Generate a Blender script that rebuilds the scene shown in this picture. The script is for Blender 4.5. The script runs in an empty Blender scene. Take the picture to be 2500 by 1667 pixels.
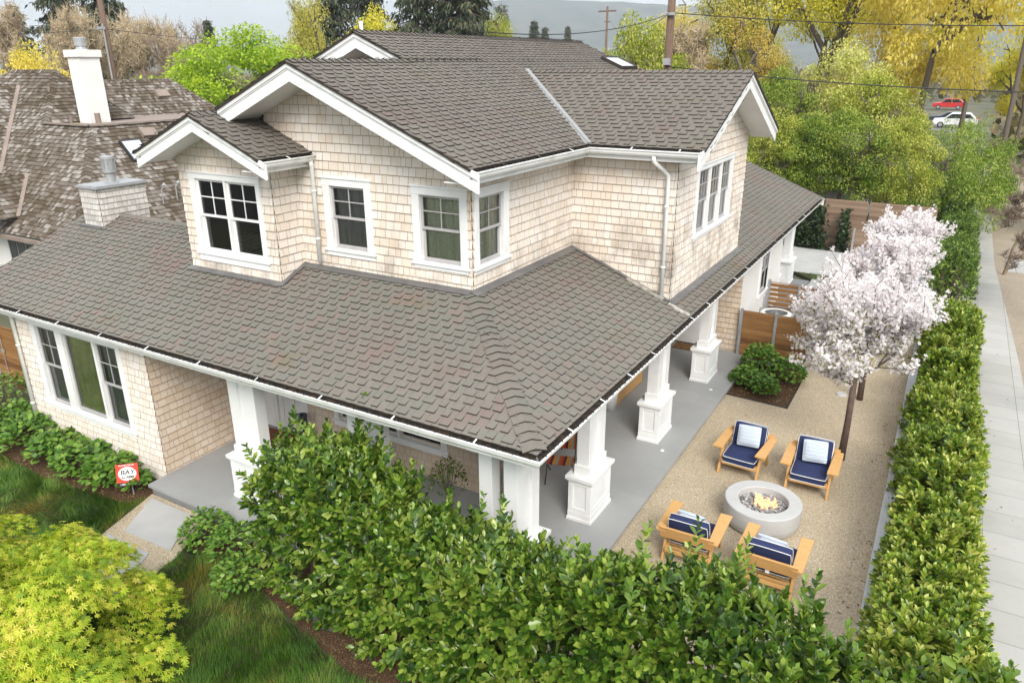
import bpy, math, random
import numpy as np
from mathutils import Vector, Matrix
random.seed(7); rng = np.random.default_rng(11)
SC = bpy.context.scene
COL = SC.collection
# ------------------------------------------------------------ camera
cam_d = bpy.data.cameras.new("camera"); cam = bpy.data.objects.new("camera", cam_d); COL.objects.link(cam)
cam_d.sensor_width = 36.0; cam_d.lens = 25.935; cam_d.clip_start = 0.1; cam_d.clip_end = 20000
_yaw, _pit, _rol = 0.5306, -0.3600, -0.0051
_f = Vector((-math.sin(_yaw)*math.cos(_pit), math.cos(_yaw)*math.cos(_pit), math.sin(_pit)))
_r0 = Vector((math.cos(_yaw), math.sin(_yaw), 0)); _u0 = _r0.cross(_f)
_r = math.cos(_rol)*_r0 + math.sin(_rol)*_u0; _u = -math.sin(_rol)*_r0 + math.cos(_rol)*_u0
mw = Matrix((( _r.x,_u.x,-_f.x,3.5272),(_r.y,_u.y,-_f.y,-6.6396),(_r.z,_u.z,-_f.z,7.4339),(0,0,0,1)))
cam.matrix_world = mw
SC.camera = cam
# ------------------------------------------------------------ world, sun, exposure
SUN_DIR = Vector((0.50, -0.60, 0.64)).normalized()
W = bpy.data.worlds.new("World"); SC.world = W; W.use_nodes = True
nt = W.node_tree; bg = nt.nodes["Background"]
sky = nt.nodes.new("ShaderNodeTexSky"); sky.sky_type = 'NISHITA'; sky.sun_disc = False
sky.sun_elevation = math.asin(SUN_DIR.z); sky.sun_rotation = math.atan2(SUN_DIR.x, SUN_DIR.y)
sky.air_density = 1.0; sky.dust_density = 2.0; sky.ozone_density = 1.5
tc = nt.nodes.new("ShaderNodeTexCoord"); nz = nt.nodes.new("ShaderNodeTexNoise"); nz.inputs["Scale"].default_value = 2.2; nz.inputs["Detail"].default_value = 6
mp = nt.nodes.new("ShaderNodeMapping"); mp.inputs["Scale"].default_value = (1, 1, 4)
rp = nt.nodes.new("ShaderNodeValToRGB"); rp.color_ramp.elements[0].position = 0.3; rp.color_ramp.elements[1].position = 0.62
rp.color_ramp.elements[0].color = (.45,.45,.45,1); rp.color_ramp.elements[1].color = (.92,.92,.92,1)
mx = nt.nodes.new("ShaderNodeMix"); mx.data_type = 'RGBA'; mx.inputs["B"].default_value = (11.0, 11.3, 11.5, 1)
L = nt.links.new
L(tc.outputs["Generated"], mp.inputs["Vector"]); L(mp.outputs[0], nz.inputs["Vector"]); L(nz.outputs["Fac"], rp.inputs["Fac"])
L(rp.outputs["Color"], mx.inputs["Factor"]); L(sky.outputs[0], mx.inputs["A"]); sp0 = nt.nodes.new("ShaderNodeSeparateXYZ"); L(tc.outputs["Generated"], sp0.inputs[0]); r2 = nt.nodes.new("ShaderNodeValToRGB"); r2.color_ramp.elements[0].position = .0; r2.color_ramp.elements[1].position = .55
r2.color_ramp.elements[0].color = (.50,.50,.50,1); r2.color_ramp.elements[1].color = (1,1,1,1); L(sp0.outputs["Z"], r2.inputs["Fac"]); m2 = nt.nodes.new("ShaderNodeMix"); m2.data_type = 'RGBA'; m2.blend_type = 'MULTIPLY'; m2.inputs["Factor"].default_value = 1.0
L(mx.outputs["Result"], m2.inputs["A"]); L(r2.outputs["Color"], m2.inputs["B"]); L(m2.outputs["Result"], bg.inputs["Color"])
bg.inputs["Strength"].default_value = 0.10
sd = bpy.data.lights.new("sun", 'SUN'); sd.energy = 2.2; sd.angle = math.radians(28); sd.color = (1.0, 0.95, 0.87)
sun = bpy.data.objects.new("sun", sd); COL.objects.link(sun); sun.rotation_euler = (-SUN_DIR).to_track_quat('-Z', 'Y').to_euler()
SC.view_settings.view_transform = 'Standard'; SC.view_settings.look = 'None'; SC.view_settings.gamma = 1.0
SC.view_settings.exposure = 0.9
SC.cycles.max_bounces = 7; SC.cycles.diffuse_bounces = 3; SC.cycles.glossy_bounces = 3; SC.cycles.transmission_bounces = 4
SC.cycles.transparent_max_bounces = 8; SC.cycles.volume_bounces = 0; SC.cycles.caustics_reflective = False; SC.cycles.caustics_refractive = False

# ------------------------------------------------------------ helpers
def tag(o, label=None, cat=None, group=None, kind=None):
    if label: o['label'] = label
    if cat: o['category'] = cat
    if group: o['group'] = group
    if kind: o['kind'] = kind
    return o
def empty(name, loc=(0,0,0), label=None, cat=None, group=None, rz=0):
    o = bpy.data.objects.new(name, None); COL.objects.link(o); o.location = loc; o.rotation_euler = (0,0,rz); o.empty_display_size = .2
    return tag(o, label, cat, group)
def copy_tree(o, parent=None):
    c_ = o.copy(); COL.objects.link(c_); c_.parent = parent
    for ch in list(o.children): copy_tree(ch, c_)
    return c_
LOCAL = [False]
def wmat(o):
    m = o.matrix_parent_inverse @ o.matrix_basis if o.parent else o.matrix_basis.copy()
    return wmat(o.parent) @ m if o.parent else m
def link(name, me, parent=None):
    """meshes are written in world coordinates, or in their thing's own when LOCAL is on"""
    o = bpy.data.objects.new(name, me); COL.objects.link(o)
    if parent:
        o.parent = parent
        if not LOCAL[0]: o.matrix_parent_inverse = wmat(parent).inverted()
    return o
def frame(O, U, V):
    O, U, V = Vector(O), Vector(U).normalized(), Vector(V).normalized()
    return (O, U, V, U.cross(V))
WF = frame((0,0,0), (1,0,0), (0,1,0))
def fp(f, u, v, w): return f[0] + f[1]*u + f[2]*v + f[3]*w
class MB:
    def __init__(s): s.v = []; s.f = []; s.m = []
    def face(s, pts, m=0):
        b = len(s.v); s.v.extend([tuple(p) for p in pts]); s.f.append(tuple(range(b, b+len(pts)))); s.m.append(m)
    def box(s, u0,u1,v0,v1,w0,w1, m=0, f=WF):
        b = len(s.v)
        for w in (w0,w1):
            for u,v in ((u0,v0),(u1,v0),(u1,v1),(u0,v1)): s.v.append(tuple(fp(f,u,v,w)))
        for q in ((3,2,1,0),(4,5,6,7),(0,1,5,4),(1,2,6,5),(2,3,7,6),(3,0,4,7)): s.f.append(tuple(b+i for i in q)); s.m.append(m)
        return s
    def prism(s, poly, w0, w1, m=0, f=WF, msides=None):
        n = len(poly); b = len(s.v)
        for w in (w0,w1):
            for u,v in poly: s.v.append(tuple(fp(f,u,v,w)))
        s.f.append(tuple(b+i for i in reversed(range(n)))); s.m.append(m)
        s.f.append(tuple(b+n+i for i in range(n))); s.m.append(m)
        for i in range(n):
            j = (i+1) % n; s.f.append((b+i,b+j,b+n+j,b+n+i)); s.m.append(m if msides is None else msides)
        return s
    def beam(s, a, b, wd, ht, m=0, up=(0,0,1), off=0.0):
        a, b = Vector(a), Vector(b); d = (b-a); Ln = d.length; d.normalize(); sd_ = d.cross(Vector(up)).normalized(); u2 = sd_.cross(d)
        f = (a, d, sd_, u2)
        # f: U=d, V=side, N = u2 (approx up)
        bb = len(s.v)
        for w in (-ht/2+off, ht/2+off):
            for u,v in ((0,-wd/2),(Ln,-wd/2),(Ln,wd/2),(0,wd/2)): s.v.append(tuple(a + d*u + sd_*v + u2*w))
        for q in ((0,1,2,3),(7,6,5,4),(4,5,1,0),(5,6,2,1),(6,7,3,2),(7,4,0,3)): s.f.append(tuple(bb+i for i in q)); s.m.append(m)
        return s
    def tube(s, pts, r, n=8, m=0, cap=True):
        pts = [Vector(p) for p in pts]; rs = r if isinstance(r, (list,tuple)) else [r]*len(pts)
        rings = []; prev = None
        for i,p in enumerate(pts):
            d = (pts[min(i+1,len(pts)-1)] - pts[max(i-1,0)]).normalized()
            a = Vector((0,0,1)) if abs(d.z) < .9 else Vector((1,0,0))
            if prev is not None:
                x = (prev - d*prev.dot(d)); x = x.normalized() if x.length > 1e-5 else d.cross(a).normalized()
            else: x = d.cross(a).normalized()
            prev = x; y = d.cross(x); b = len(s.v); rings.append(b)
            for k in range(n):
                t = 2*math.pi*k/n; s.v.append(tuple(p + (x*math.cos(t) + y*math.sin(t))*rs[i]))
        for i in range(len(rings)-1):
            for k in range(n):
                k2 = (k+1) % n; s.f.append((rings[i]+k, rings[i]+k2, rings[i+1]+k2, rings[i+1]+k)); s.m.append(m)
        if cap:
            s.f.append(tuple(rings[0]+k for k in reversed(range(n)))); s.m.append(m)
            s.f.append(tuple(rings[-1]+k for k in range(n))); s.m.append(m)
        return s
    def lathe(s, prof, n=32, m=0, c=(0,0,0), sx=1, sy=1):
        b = len(s.v)
        for r,z in prof:
            for k in range(n):
                t = 2*math.pi*k/n; s.v.append((c[0]+r*math.cos(t)*sx, c[1]+r*math.sin(t)*sy, c[2]+z))
        for i in range(len(prof)-1):
            for k in range(n):
                k2 = (k+1) % n; s.f.append((b+i*n+k, b+i*n+k2, b+(i+1)*n+k2, b+(i+1)*n+k)); s.m.append(m)
        return s
    def build(s, name, mats, parent=None, smooth=False, bevel=0):
        me = bpy.data.meshes.new(name); me.from_pydata(s.v, [], s.f)
        if not isinstance(mats, (list,tuple)): mats = [mats]
        for x in mats: me.materials.append(x)
        me.polygons.foreach_set("material_index", s.m)
        if smooth: me.polygons.foreach_set("use_smooth", [True]*len(s.f))
        me.update(); o = link(name, me, parent)
        if bevel:
            b = o.modifiers.new("bevel", 'BEVEL'); b.width = bevel; b.segments = 2; b.limit_method = 'ANGLE'; b.angle_limit = math.radians(50)
        return o
def npmesh(name, V, F_idx, sizes, mats, parent=None, smooth=False, midx=None, data_only=False):
    me = bpy.data.meshes.new(name); V = np.asarray(V, np.float32).reshape(-1,3)
    me.vertices.add(len(V)); me.vertices.foreach_set("co", V.ravel())
    F_idx = np.asarray(F_idx, np.int32).ravel(); sizes = np.asarray(sizes, np.int32)
    me.loops.add(len(F_idx)); me.loops.foreach_set("vertex_index", F_idx)
    me.polygons.add(len(sizes)); st = np.zeros(len(sizes), np.int32); st[1:] = np.cumsum(sizes)[:-1]
    me.polygons.foreach_set("loop_start", st); me.polygons.foreach_set("loop_total", sizes)
    if not isinstance(mats, (list,tuple)): mats = [mats]
    for x in mats: me.materials.append(x)
    if midx is not None: me.polygons.foreach_set("material_index", np.asarray(midx, np.int32))
    if smooth: me.polygons.foreach_set("use_smooth", np.ones(len(sizes), bool))
    me.update(calc_edges=True)
    return me if data_only else link(name, me, parent)
# ------------------------------------------------------------ materials
def newmat(name):
    m = bpy.data.materials.new(name); m.use_nodes = True; nt = m.node_tree
    return m, nt, nt.nodes["Principled BSDF"]
def N(nt, t, **kw):
    n = nt.nodes.new(t)
    for k,v in kw.items(): setattr(n, k, v)
    return n
def mathn(nt, op, a, b=None, clamp=False):
    n = N(nt, "ShaderNodeMath", operation=op); n.use_clamp = clamp
    for i,x in enumerate((a,b)):
        if x is None: continue
        if isinstance(x, (int,float)): n.inputs[i].default_value = x
        else: nt.links.new(x, n.inputs[i])
    return n.outputs[0]
def noise(nt, scale, detail=4, rough=.55, vec=None, mapscale=None, dist=0):
    n = N(nt, "ShaderNodeTexNoise"); n.inputs["Scale"].default_value = scale; n.inputs["Detail"].default_value = detail; n.inputs["Roughness"].default_value = rough
    n.inputs["Distortion"].default_value = dist
    if vec is None: vec = N(nt, "ShaderNodeTexCoord").outputs["Object"]
    if mapscale:
        mp = N(nt, "ShaderNodeMapping"); mp.inputs["Scale"].default_value = mapscale; nt.links.new(vec, mp.inputs["Vector"]); vec = mp.outputs[0]
    nt.links.new(vec, n.inputs["Vector"]); return n.outputs["Fac"]
def mixc(nt, fac, a, b, mode='MIX'):
    n = N(nt, "ShaderNodeMix"); n.data_type = 'RGBA'; n.blend_type = mode
    for nm,x in (("Factor",fac),("A",a),("B",b)):
        if isinstance(x, (int,float)): n.inputs[nm].default_value = x
        elif isinstance(x, tuple): n.inputs[nm].default_value = (*x,1)[:4]
        else: nt.links.new(x, n.inputs[nm])
    return n.outputs["Result"]
def ramp(nt, fac, cols, pos=None):
    n = N(nt, "ShaderNodeValToRGB"); e = n.color_ramp.elements
    k = len(cols); pos = pos or [i/(k-1) for i in range(k)]
    while len(e) < k: e.new(0.5)
    for i in range(k): e[i].position = pos[i]; e[i].color = (*cols[i],1)[:4]
    nt.links.new(fac, n.inputs[0]); return n.outputs["Color"]
def island(nt): return N(nt, "ShaderNodeNewGeometry").outputs["Random Per Island"]
def bump(nt, b, h, strength=.3, dist=.01):
    n = N(nt, "ShaderNodeBump"); n.inputs["Strength"].default_value = strength; n.inputs["Distance"].default_value = dist
    nt.links.new(h, n.inputs["Height"]); nt.links.new(n.outputs[0], b.inputs["Normal"])
def rmat(name, cols, rough=.7, wi=0.0, wn=1.0, scale=3.0, detail=4, bmp=0, bscale=60, spec=.5, grain=0, gscale=200, mapscale=None, pos=None, metal=0):
    m, nt, b = newmat(name)
    if isinstance(cols[0], (int,float)): cols = [tuple(x*.9 for x in cols), tuple(min(1,x*1.08) for x in cols)]
    fac = noise(nt, scale, detail, mapscale=mapscale)
    v = mathn(nt, 'MULTIPLY', mathn(nt, 'SUBTRACT', fac, .5), 2.0*wn)
    if wi: v = mathn(nt, 'ADD', v, mathn(nt, 'MULTIPLY', mathn(nt, 'SUBTRACT', island(nt), .5), wi))
    v = mathn(nt, 'ADD', v, .5, True)
    c = ramp(nt, v, cols, pos)
    if grain:
        g = noise(nt, gscale, 2); gg = mathn(nt, 'ADD', mathn(nt, 'MULTIPLY', mathn(nt, 'SUBTRACT', g, .5), grain*2), 1.0)
        c = mixc(nt, 1.0, c, N(nt, "ShaderNodeCombineColor").outputs[0], 'MULTIPLY') if False else c
        cc = N(nt, "ShaderNodeCombineColor"); [nt.links.new(gg, cc.inputs[i]) for i in range(3)]
        c = mixc(nt, 1.0, c, cc.outputs[0], 'MULTIPLY')
    nt.links.new(c, b.inputs["Base Color"]); b.inputs["Roughness"].default_value = rough; b.inputs["Specular IOR Level"].default_value = spec; b.inputs["Metallic"].default_value = metal
    if bmp: bump(nt, b, noise(nt, bscale, 3), bmp, .01)
    return m
def leafmat(name, cols, rough=.5, trans=.3, wn=.5, wi=1.0, scale=1.2, spec=.35, tint=1.25, tb=.6):
    m, nt, b = newmat(name)
    v = mathn(nt, 'ADD', mathn(nt, 'MULTIPLY', mathn(nt, 'SUBTRACT', noise(nt, scale, 3), .5), 2*wn), mathn(nt, 'MULTIPLY', mathn(nt, 'SUBTRACT', island(nt), .5), wi))
    v = mathn(nt, 'ADD', v, .5, True)
    c = ramp(nt, v, cols)
    nt.links.new(c, b.inputs["Base Color"]); b.inputs["Roughness"].default_value = rough; b.inputs["Specular IOR Level"].default_value = spec
    if trans:
        t = N(nt, "ShaderNodeBsdfTranslucent"); c2 = mixc(nt, 1.0, c, (tint, tint*1.0, tint*tb), 'MULTIPLY'); nt.links.new(c2, t.inputs["Color"])
        mxs = N(nt, "ShaderNodeMixShader"); mxs.inputs[0].default_value = trans
        nt.links.new(b.outputs[0], mxs.inputs[1]); nt.links.new(t.outputs[0], mxs.inputs[2]); nt.links.new(mxs.outputs[0], nt.nodes["Material Output"].inputs[0])
    return m
MAT = {}
def shingle_mat(name, cols, moss=True):
    m, nt, b = newmat(name)
    v = mathn(nt, 'ADD', mathn(nt, 'MULTIPLY', mathn(nt, 'SUBTRACT', noise(nt, .75, 5, .62), .5), 2.6), mathn(nt, 'MULTIPLY', mathn(nt, 'SUBTRACT', island(nt), .5), .38))
    c = ramp(nt, mathn(nt, 'ADD', v, .5, True), cols)
    br = mathn(nt, 'ADD', mathn(nt, 'MULTIPLY', mathn(nt, 'SUBTRACT', noise(nt, 260, 2, .7), .5), .9), mathn(nt, 'ADD', mathn(nt, 'MULTIPLY', noise(nt, .35, 3), .35), .84))
    cc = N(nt, "ShaderNodeCombineColor"); [nt.links.new(br, cc.inputs[i]) for i in range(3)]
    c = mixc(nt, 1.0, c, cc.outputs[0], 'MULTIPLY')
    if moss:
        k = ramp(nt, noise(nt, .8, 6, .7), [(0,0,0),(0,0,0),(.55,.55,.55)], [0,.60,.78])
        c = mixc(nt, k, c, (.15,.115,.035))
    nt.links.new(c, b.inputs["Base Color"]); b.inputs["Roughness"].default_value = .9; b.inputs["Specular IOR Level"].default_value = .2
    bump(nt, b, noise(nt, 160, 2), .25, .006)
    return m
MAT['roof'] = shingle_mat("asphalt_shingle", [(.182,.138,.122),(.168,.144,.124),(.172,.155,.134),(.16,.15,.13),(.155,.152,.128),(.185,.146,.127)])
MAT['roofu'] = shingle_mat("asphalt_shingle_upper", [(.150,.120,.103),(.142,.124,.108),(.150,.134,.116),(.142,.128,.112),(.14,.13,.105)])
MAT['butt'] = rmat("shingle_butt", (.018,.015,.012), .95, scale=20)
MAT['deck'] = rmat("roof_edge", (.035,.026,.02), .9, scale=8)
def wall_mat(name, stain, cols=[(.66,.55,.44),(.70,.61,.515),(.725,.655,.575),(.745,.69,.63),(.76,.72,.68)]):
    m, nt, b = newmat(name)
    v = mathn(nt, 'ADD', mathn(nt, 'MULTIPLY', mathn(nt, 'SUBTRACT', noise(nt, .9, 5, .6), .5), 1.5), mathn(nt, 'MULTIPLY', mathn(nt, 'SUBTRACT', island(nt), .5), .55))
    c = ramp(nt, mathn(nt, 'ADD', v, .5, True), cols)
    g = noise(nt, 1.0, 3, mapscale=(90,90,5)); gg = mathn(nt, 'ADD', mathn(nt, 'MULTIPLY', g, .16), .92)
    cc = N(nt, "ShaderNodeCombineColor"); [nt.links.new(gg, cc.inputs[i]) for i in range(3)]
    c = mixc(nt, 1.0, c, cc.outputs[0], 'MULTIPLY')
    if stain:
        z = N(nt, "ShaderNodeSeparateXYZ"); nt.links.new(N(nt, "ShaderNodeTexCoord").outputs["Object"], z.inputs[0])
        zz = N(nt, "ShaderNodeMapRange"); zz.inputs["From Min"].default_value = 5.3; zz.inputs["From Max"].default_value = 4.1; nt.links.new(z.outputs["Z"], zz.inputs["Value"])
        k = mathn(nt, 'MULTIPLY', ramp(nt, noise(nt, 1.6, 5, .65), [(0,0,0),(1,1,1)], [.46,.70]), noise(nt, 1.0, 4, .7, mapscale=(26,26,2.2)))
        k = mathn(nt, 'MULTIPLY', mathn(nt, 'MULTIPLY', k, zz.outputs[0]), 1.25, True)
        c = mixc(nt, k, c, (.14,.12,.10))
    nt.links.new(c, b.inputs["Base Color"]); b.inputs["Roughness"].default_value = .85; b.inputs["Specular IOR Level"].default_value = .2
    bump(nt, b, g, .25, .004)
    return m
MAT['wall'] = wall_mat("cedar_shingle", False); MAT['wallu'] = wall_mat("cedar_shingle_weathered", True)
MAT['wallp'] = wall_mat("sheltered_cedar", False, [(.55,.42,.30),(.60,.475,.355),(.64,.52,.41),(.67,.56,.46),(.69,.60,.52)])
MAT['gap'] = rmat("shingle_gap", (.30,.21,.15), .95, scale=9)
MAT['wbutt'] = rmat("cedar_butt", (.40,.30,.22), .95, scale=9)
MAT['white'] = rmat("white_paint", [(.69,.69,.68),(.79,.80,.80),(.83,.84,.85)], .45, scale=1.6, wn=1.1, detail=8)
MAT['gutter'] = rmat("white_gutter", [(.60,.60,.58),(.78,.79,.78),(.83,.84,.84)], .35, scale=2.2, wn=1.2, detail=8)
MAT['trim'] = rmat("cream_trim", (.66,.60,.53), .6, scale=4)
MAT['sash'] = rmat("grey_sash", (.42,.41,.41), .5, scale=6)
MAT['debris'] = rmat("gutter_debris", [(.012,.012,.013),(.03,.025,.02),(.10,.06,.03)], .95, scale=14, wn=1.3, bmp=.6)
MAT['flash'] = rmat("lead_flashing", [(.09,.088,.09),(.16,.155,.15)], .5, scale=3, wn=1.0)
MAT['valley'] = rmat("valley_metal", (.25,.25,.25), .4, scale=5)
MAT['room'] = rmat("room_interior", (.10,.085,.07), .9, scale=3)
MAT['curtain'] = rmat("green_curtain", [(.50,.51,.33),(.74,.74,.54)], .9, scale=30, wn=.9)
MAT['curtain2'] = rmat("grey_curtain", [(.36,.36,.36),(.55,.55,.55)], .9, scale=4, wn=.9, mapscale=(1,14,1))
MAT['lawnreflect'] = rmat("painted_lawn_reflection", [(.46,.50,.15),(.76,.78,.36)], .9, scale=5, wn=1.0, detail=8)  # reflection of the lawn, painted as olive cloth colour behind the glass
MAT['screen'] = rmat("insect_screen", (.30,.29,.27), .9, scale=3)
MAT['blind'] = rmat("dark_blind", (.09,.075,.065), .8, scale=4)
def glassmat(name, tcol=(.82,.86,.85), boost=1.6):
    m, nt, b = newmat(name); nt.nodes.remove(b)
    t = N(nt, "ShaderNodeBsdfTransparent"); t.inputs[0].default_value = (*tcol,1)
    g = N(nt, "ShaderNodeBsdfGlossy"); g.inputs["Roughness"].default_value = .02
    fr = N(nt, "ShaderNodeFresnel"); fr.inputs[0].default_value = 1.5; bump_n = N(nt, "ShaderNodeBump"); bump_n.inputs["Strength"].default_value = .04; bump_n.inputs["Distance"].default_value = .02
    nt.links.new(noise(nt, 3, 1), bump_n.inputs["Height"]); nt.links.new(bump_n.outputs[0], g.inputs["Normal"])
    mx = N(nt, "ShaderNodeMixShader"); nt.links.new(mathn(nt, 'MULTIPLY', fr.outputs[0], boost, True), mx.inputs[0])
    nt.links.new(t.outputs[0], mx.inputs[1]); nt.links.new(g.outputs[0], mx.inputs[2]); nt.links.new(mx.outputs[0], nt.nodes["Material Output"].inputs[0])
    return m
MAT['glass'] = glassmat("window_glass")
MAT['glass2'] = glassmat("picture_glass", (.8,.84,.82), 3.2)
def slabmat(name, c0, c1, bw, bh, mortar=(.26,.27,.28), ms=.006, off=.5, rough=.6, swap=False, nsc=1.2, wn=.9):
    m, nt, b = newmat(name); br = N(nt, "ShaderNodeTexBrick"); vec = N(nt, "ShaderNodeTexCoord").outputs["Object"]
    if swap:
        mpn = N(nt, "ShaderNodeMapping"); mpn.inputs["Rotation"].default_value = (0,0,math.pi/2); nt.links.new(vec, mpn.inputs[0]); vec = mpn.outputs[0]
    nt.links.new(vec, br.inputs["Vector"]); br.inputs["Scale"].default_value = 1.0; br.inputs["Brick Width"].default_value = bw; br.inputs["Row Height"].default_value = bh
    br.inputs["Mortar Size"].default_value = ms; br.offset = off; br.inputs["Mortar Smooth"].default_value = .2
    br.inputs["Color1"].default_value = (*c0,1); br.inputs["Color2"].default_value = (*c1,1); br.inputs["Mortar"].default_value = (*mortar,1)
    n1 = mathn(nt, 'ADD', mathn(nt, 'MULTIPLY', noise(nt, nsc, 6, .65), .30*wn), 1-.15*wn); n2 = mathn(nt, 'ADD', mathn(nt, 'MULTIPLY', noise(nt, 45, 3), .12), .94)
    v = mathn(nt, 'MULTIPLY', n1, n2); cc = N(nt, "ShaderNodeCombineColor"); [nt.links.new(v, cc.inputs[i]) for i in range(3)]
    nt.links.new(mixc(nt, 1.0, br.outputs["Color"], cc.outputs[0], 'MULTIPLY'), b.inputs["Base Color"]); b.inputs["Roughness"].default_value = rough
    bump(nt, b, mathn(nt, 'SUBTRACT', 1.0, br.outputs["Fac"]), .4, .004)
    return m
MAT['porch'] = slabmat("bluestone_tile", (.29,.295,.295), (.315,.32,.32), 1.2, .6, (.33,.335,.335), .004)
MAT['riser'] = rmat("slab_edge", (.20,.20,.205), .7, scale=6)
MAT['conc'] = rmat("concrete", [(.34,.34,.33),(.43,.425,.415)], .8, scale=1.5, wn=1.0, grain=.12, gscale=90)
MAT['walk'] = slabmat("sidewalk_concrete", (.355,.35,.325), (.39,.38,.36), .72, .72, (.20,.19,.17), .007, 0.0, .85, nsc=.9, wn=1.3)
MAT['wallc'] = rmat("wall_concrete", [(.40,.41,.42),(.50,.51,.52)], .75, scale=2, grain=.06, gscale=70)
MAT['pit'] = rmat("cast_concrete", [(.40,.40,.395),(.48,.48,.475)], .6, scale=3, wn=.8, grain=.05, gscale=80)
def gravelmat(name, c_dark, c_mid, c_lite, fleck):
    m, nt, b = newmat(name)
    vo = N(nt, "ShaderNodeTexVoronoi"); vo.inputs["Scale"].default_value = 95; nt.links.new(N(nt, "ShaderNodeTexCoord").outputs["Object"], vo.inputs["Vector"])
    sp = N(nt, "ShaderNodeSeparateColor"); nt.links.new(vo.outputs["Color"], sp.inputs[0])
    c = ramp(nt, sp.outputs[0], [c_dark, c_mid, c_mid, c_lite, fleck], [0,.2,.7,.93,1.0])
    big = mathn(nt, 'ADD', mathn(nt, 'MULTIPLY', noise(nt, .7, 5, .6), .5), .75); cc = N(nt, "ShaderNodeCombineColor"); [nt.links.new(big, cc.inputs[i]) for i in range(3)]
    nt.links.new(mixc(nt, 1.0, c, cc.outputs[0], 'MULTIPLY'), b.inputs["Base Color"]); b.inputs["Roughness"].default_value = .95; b.inputs["Specular IOR Level"].default_value = .15
    bump(nt, b, vo.outputs["Distance"], .9, .012)
    return m
MAT['gravel'] = gravelmat("decomposed_granite", (.22,.175,.115), (.50,.41,.285), (.64,.545,.41), (.85,.81,.72))
MAT['strip'] = gravelmat("planting_strip", (.16,.13,.10), (.36,.30,.23), (.45,.39,.31), (.56,.51,.44))
MAT['mulch'] = gravelmat("bark_mulch", (.022,.013,.008), (.085,.048,.026), (.16,.095,.055), (.34,.26,.18))
MAT['soil'] = rmat("lawn_soil", [(.035,.045,.015),(.05,.055,.02),(.075,.06,.03)], .95, scale=3, wn=1.0, bmp=.5, bscale=30)
MAT['ground'] = rmat("neighbourhood_ground", [(.05,.06,.03),(.09,.09,.05),(.16,.14,.09)], .95, scale=.12, wn=1.2)
MAT['grass'] = leafmat("fescue_grass", [(.022,.065,.006),(.055,.14,.012),(.10,.20,.022),(.18,.26,.045),(.36,.25,.06)], .55, .25, wn=1.15, wi=.5, scale=.9)
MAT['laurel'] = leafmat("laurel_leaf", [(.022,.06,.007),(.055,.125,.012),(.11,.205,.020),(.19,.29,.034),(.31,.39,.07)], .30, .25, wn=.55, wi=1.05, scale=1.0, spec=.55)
MAT['laurel2'] = leafmat("laurel_leaf_yellow_green", [(.045,.10,.010),(.115,.20,.018),(.21,.30,.028),(.32,.40,.05),(.46,.47,.12)], .32, .25, wn=.5, wi=1.05, scale=1.0, spec=.5)  # brighter, yellower leaf colours of the roadside hedge
MAT['stem'] = rmat("green_stem", (.11,.12,.03), .7, scale=9)
MAT['bark'] = rmat("grey_bark", [(.09,.07,.055),(.17,.14,.115)], .9, scale=5, bmp=.6, bscale=25, mapscale=(1,1,.3))
MAT['bark2'] = rmat("brown_bark", [(.07,.045,.035),(.15,.10,.08)], .85, scale=8, bmp=.5, bscale=30)
MAT['twig'] = rmat("pale_twig", [(.24,.18,.13),(.36,.28,.21)], .9, scale=2)
MAT['hyd'] = leafmat("hydrangea_leaf", [(.045,.12,.014),(.09,.20,.022),(.15,.28,.036),(.23,.35,.06)], .45, .25, wn=.4, scale=2)
MAT['maple'] = leafmat("golden_maple_leaf", [(.13,.24,.018),(.30,.44,.028),(.48,.58,.045),(.64,.66,.075),(.76,.68,.14)], .5, .42, wn=.75, wi=.8, scale=1.1, tint=1.15)
MAT['blossom'] = leafmat("white_blossom", [(.78,.69,.71),(.87,.82,.83),(.92,.89,.90),(.94,.93,.93)], .6, .42, wn=.35, wi=.9, scale=1.5, spec=.2, tint=1.0, tb=1.0)
MAT['bleaf'] = leafmat("young_leaf", [(.10,.13,.015),(.19,.21,.03),(.26,.21,.05)], .5, .3, scale=2)
MAT['wood'] = rmat("teak", [(.50,.27,.09),(.62,.37,.145)], .45, scale=3, wn=.9, mapscale=(2,12,12), grain=.08, gscale=40)
MAT['navy'] = rmat("navy_canvas", (.014,.024,.085), .85, scale=30, bmp=.15, bscale=300)
MAT['piping'] = rmat("white_piping", (.75,.75,.73), .7, scale=10)
MAT['iron'] = rmat("dark_iron", (.02,.02,.022), .5, scale=10)
MAT['galv'] = rmat("galvanised_steel", [(.30,.31,.32),(.42,.43,.44)], .45, scale=4, metal=.3)
def plankmat(name, cols, h, rough=.6, axis='Z', wn=.7):
    m, nt, b = newmat(name); s_ = N(nt, "ShaderNodeSeparateXYZ"); nt.links.new(N(nt, "ShaderNodeTexCoord").outputs["Object"], s_.inputs[0])
    k = mathn(nt, 'DIVIDE', s_.outputs[axis], h); fl = mathn(nt, 'FLOOR', k); wh = N(nt, "ShaderNodeTexWhiteNoise", noise_dimensions='1D'); nt.links.new(fl, wh.inputs["W"])
    g = noise(nt, 2.0, 5, .65, mapscale=(1.3,1.3,18))
    v = mathn(nt, 'ADD', mathn(nt, 'MULTIPLY', wh.outputs["Value"], .5), mathn(nt, 'MULTIPLY', mathn(nt, 'SUBTRACT', g, .25), wn), True)
    nt.links.new(ramp(nt, v, cols), b.inputs["Base Color"]); b.inputs["Roughness"].default_value = rough; b.inputs["Specular IOR Level"].default_value = .3
    return m
MAT['fence'] = plankmat("stained_cedar", [(.10,.045,.016),(.20,.095,.032),(.32,.165,.06),(.42,.25,.11)], .14)
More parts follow.
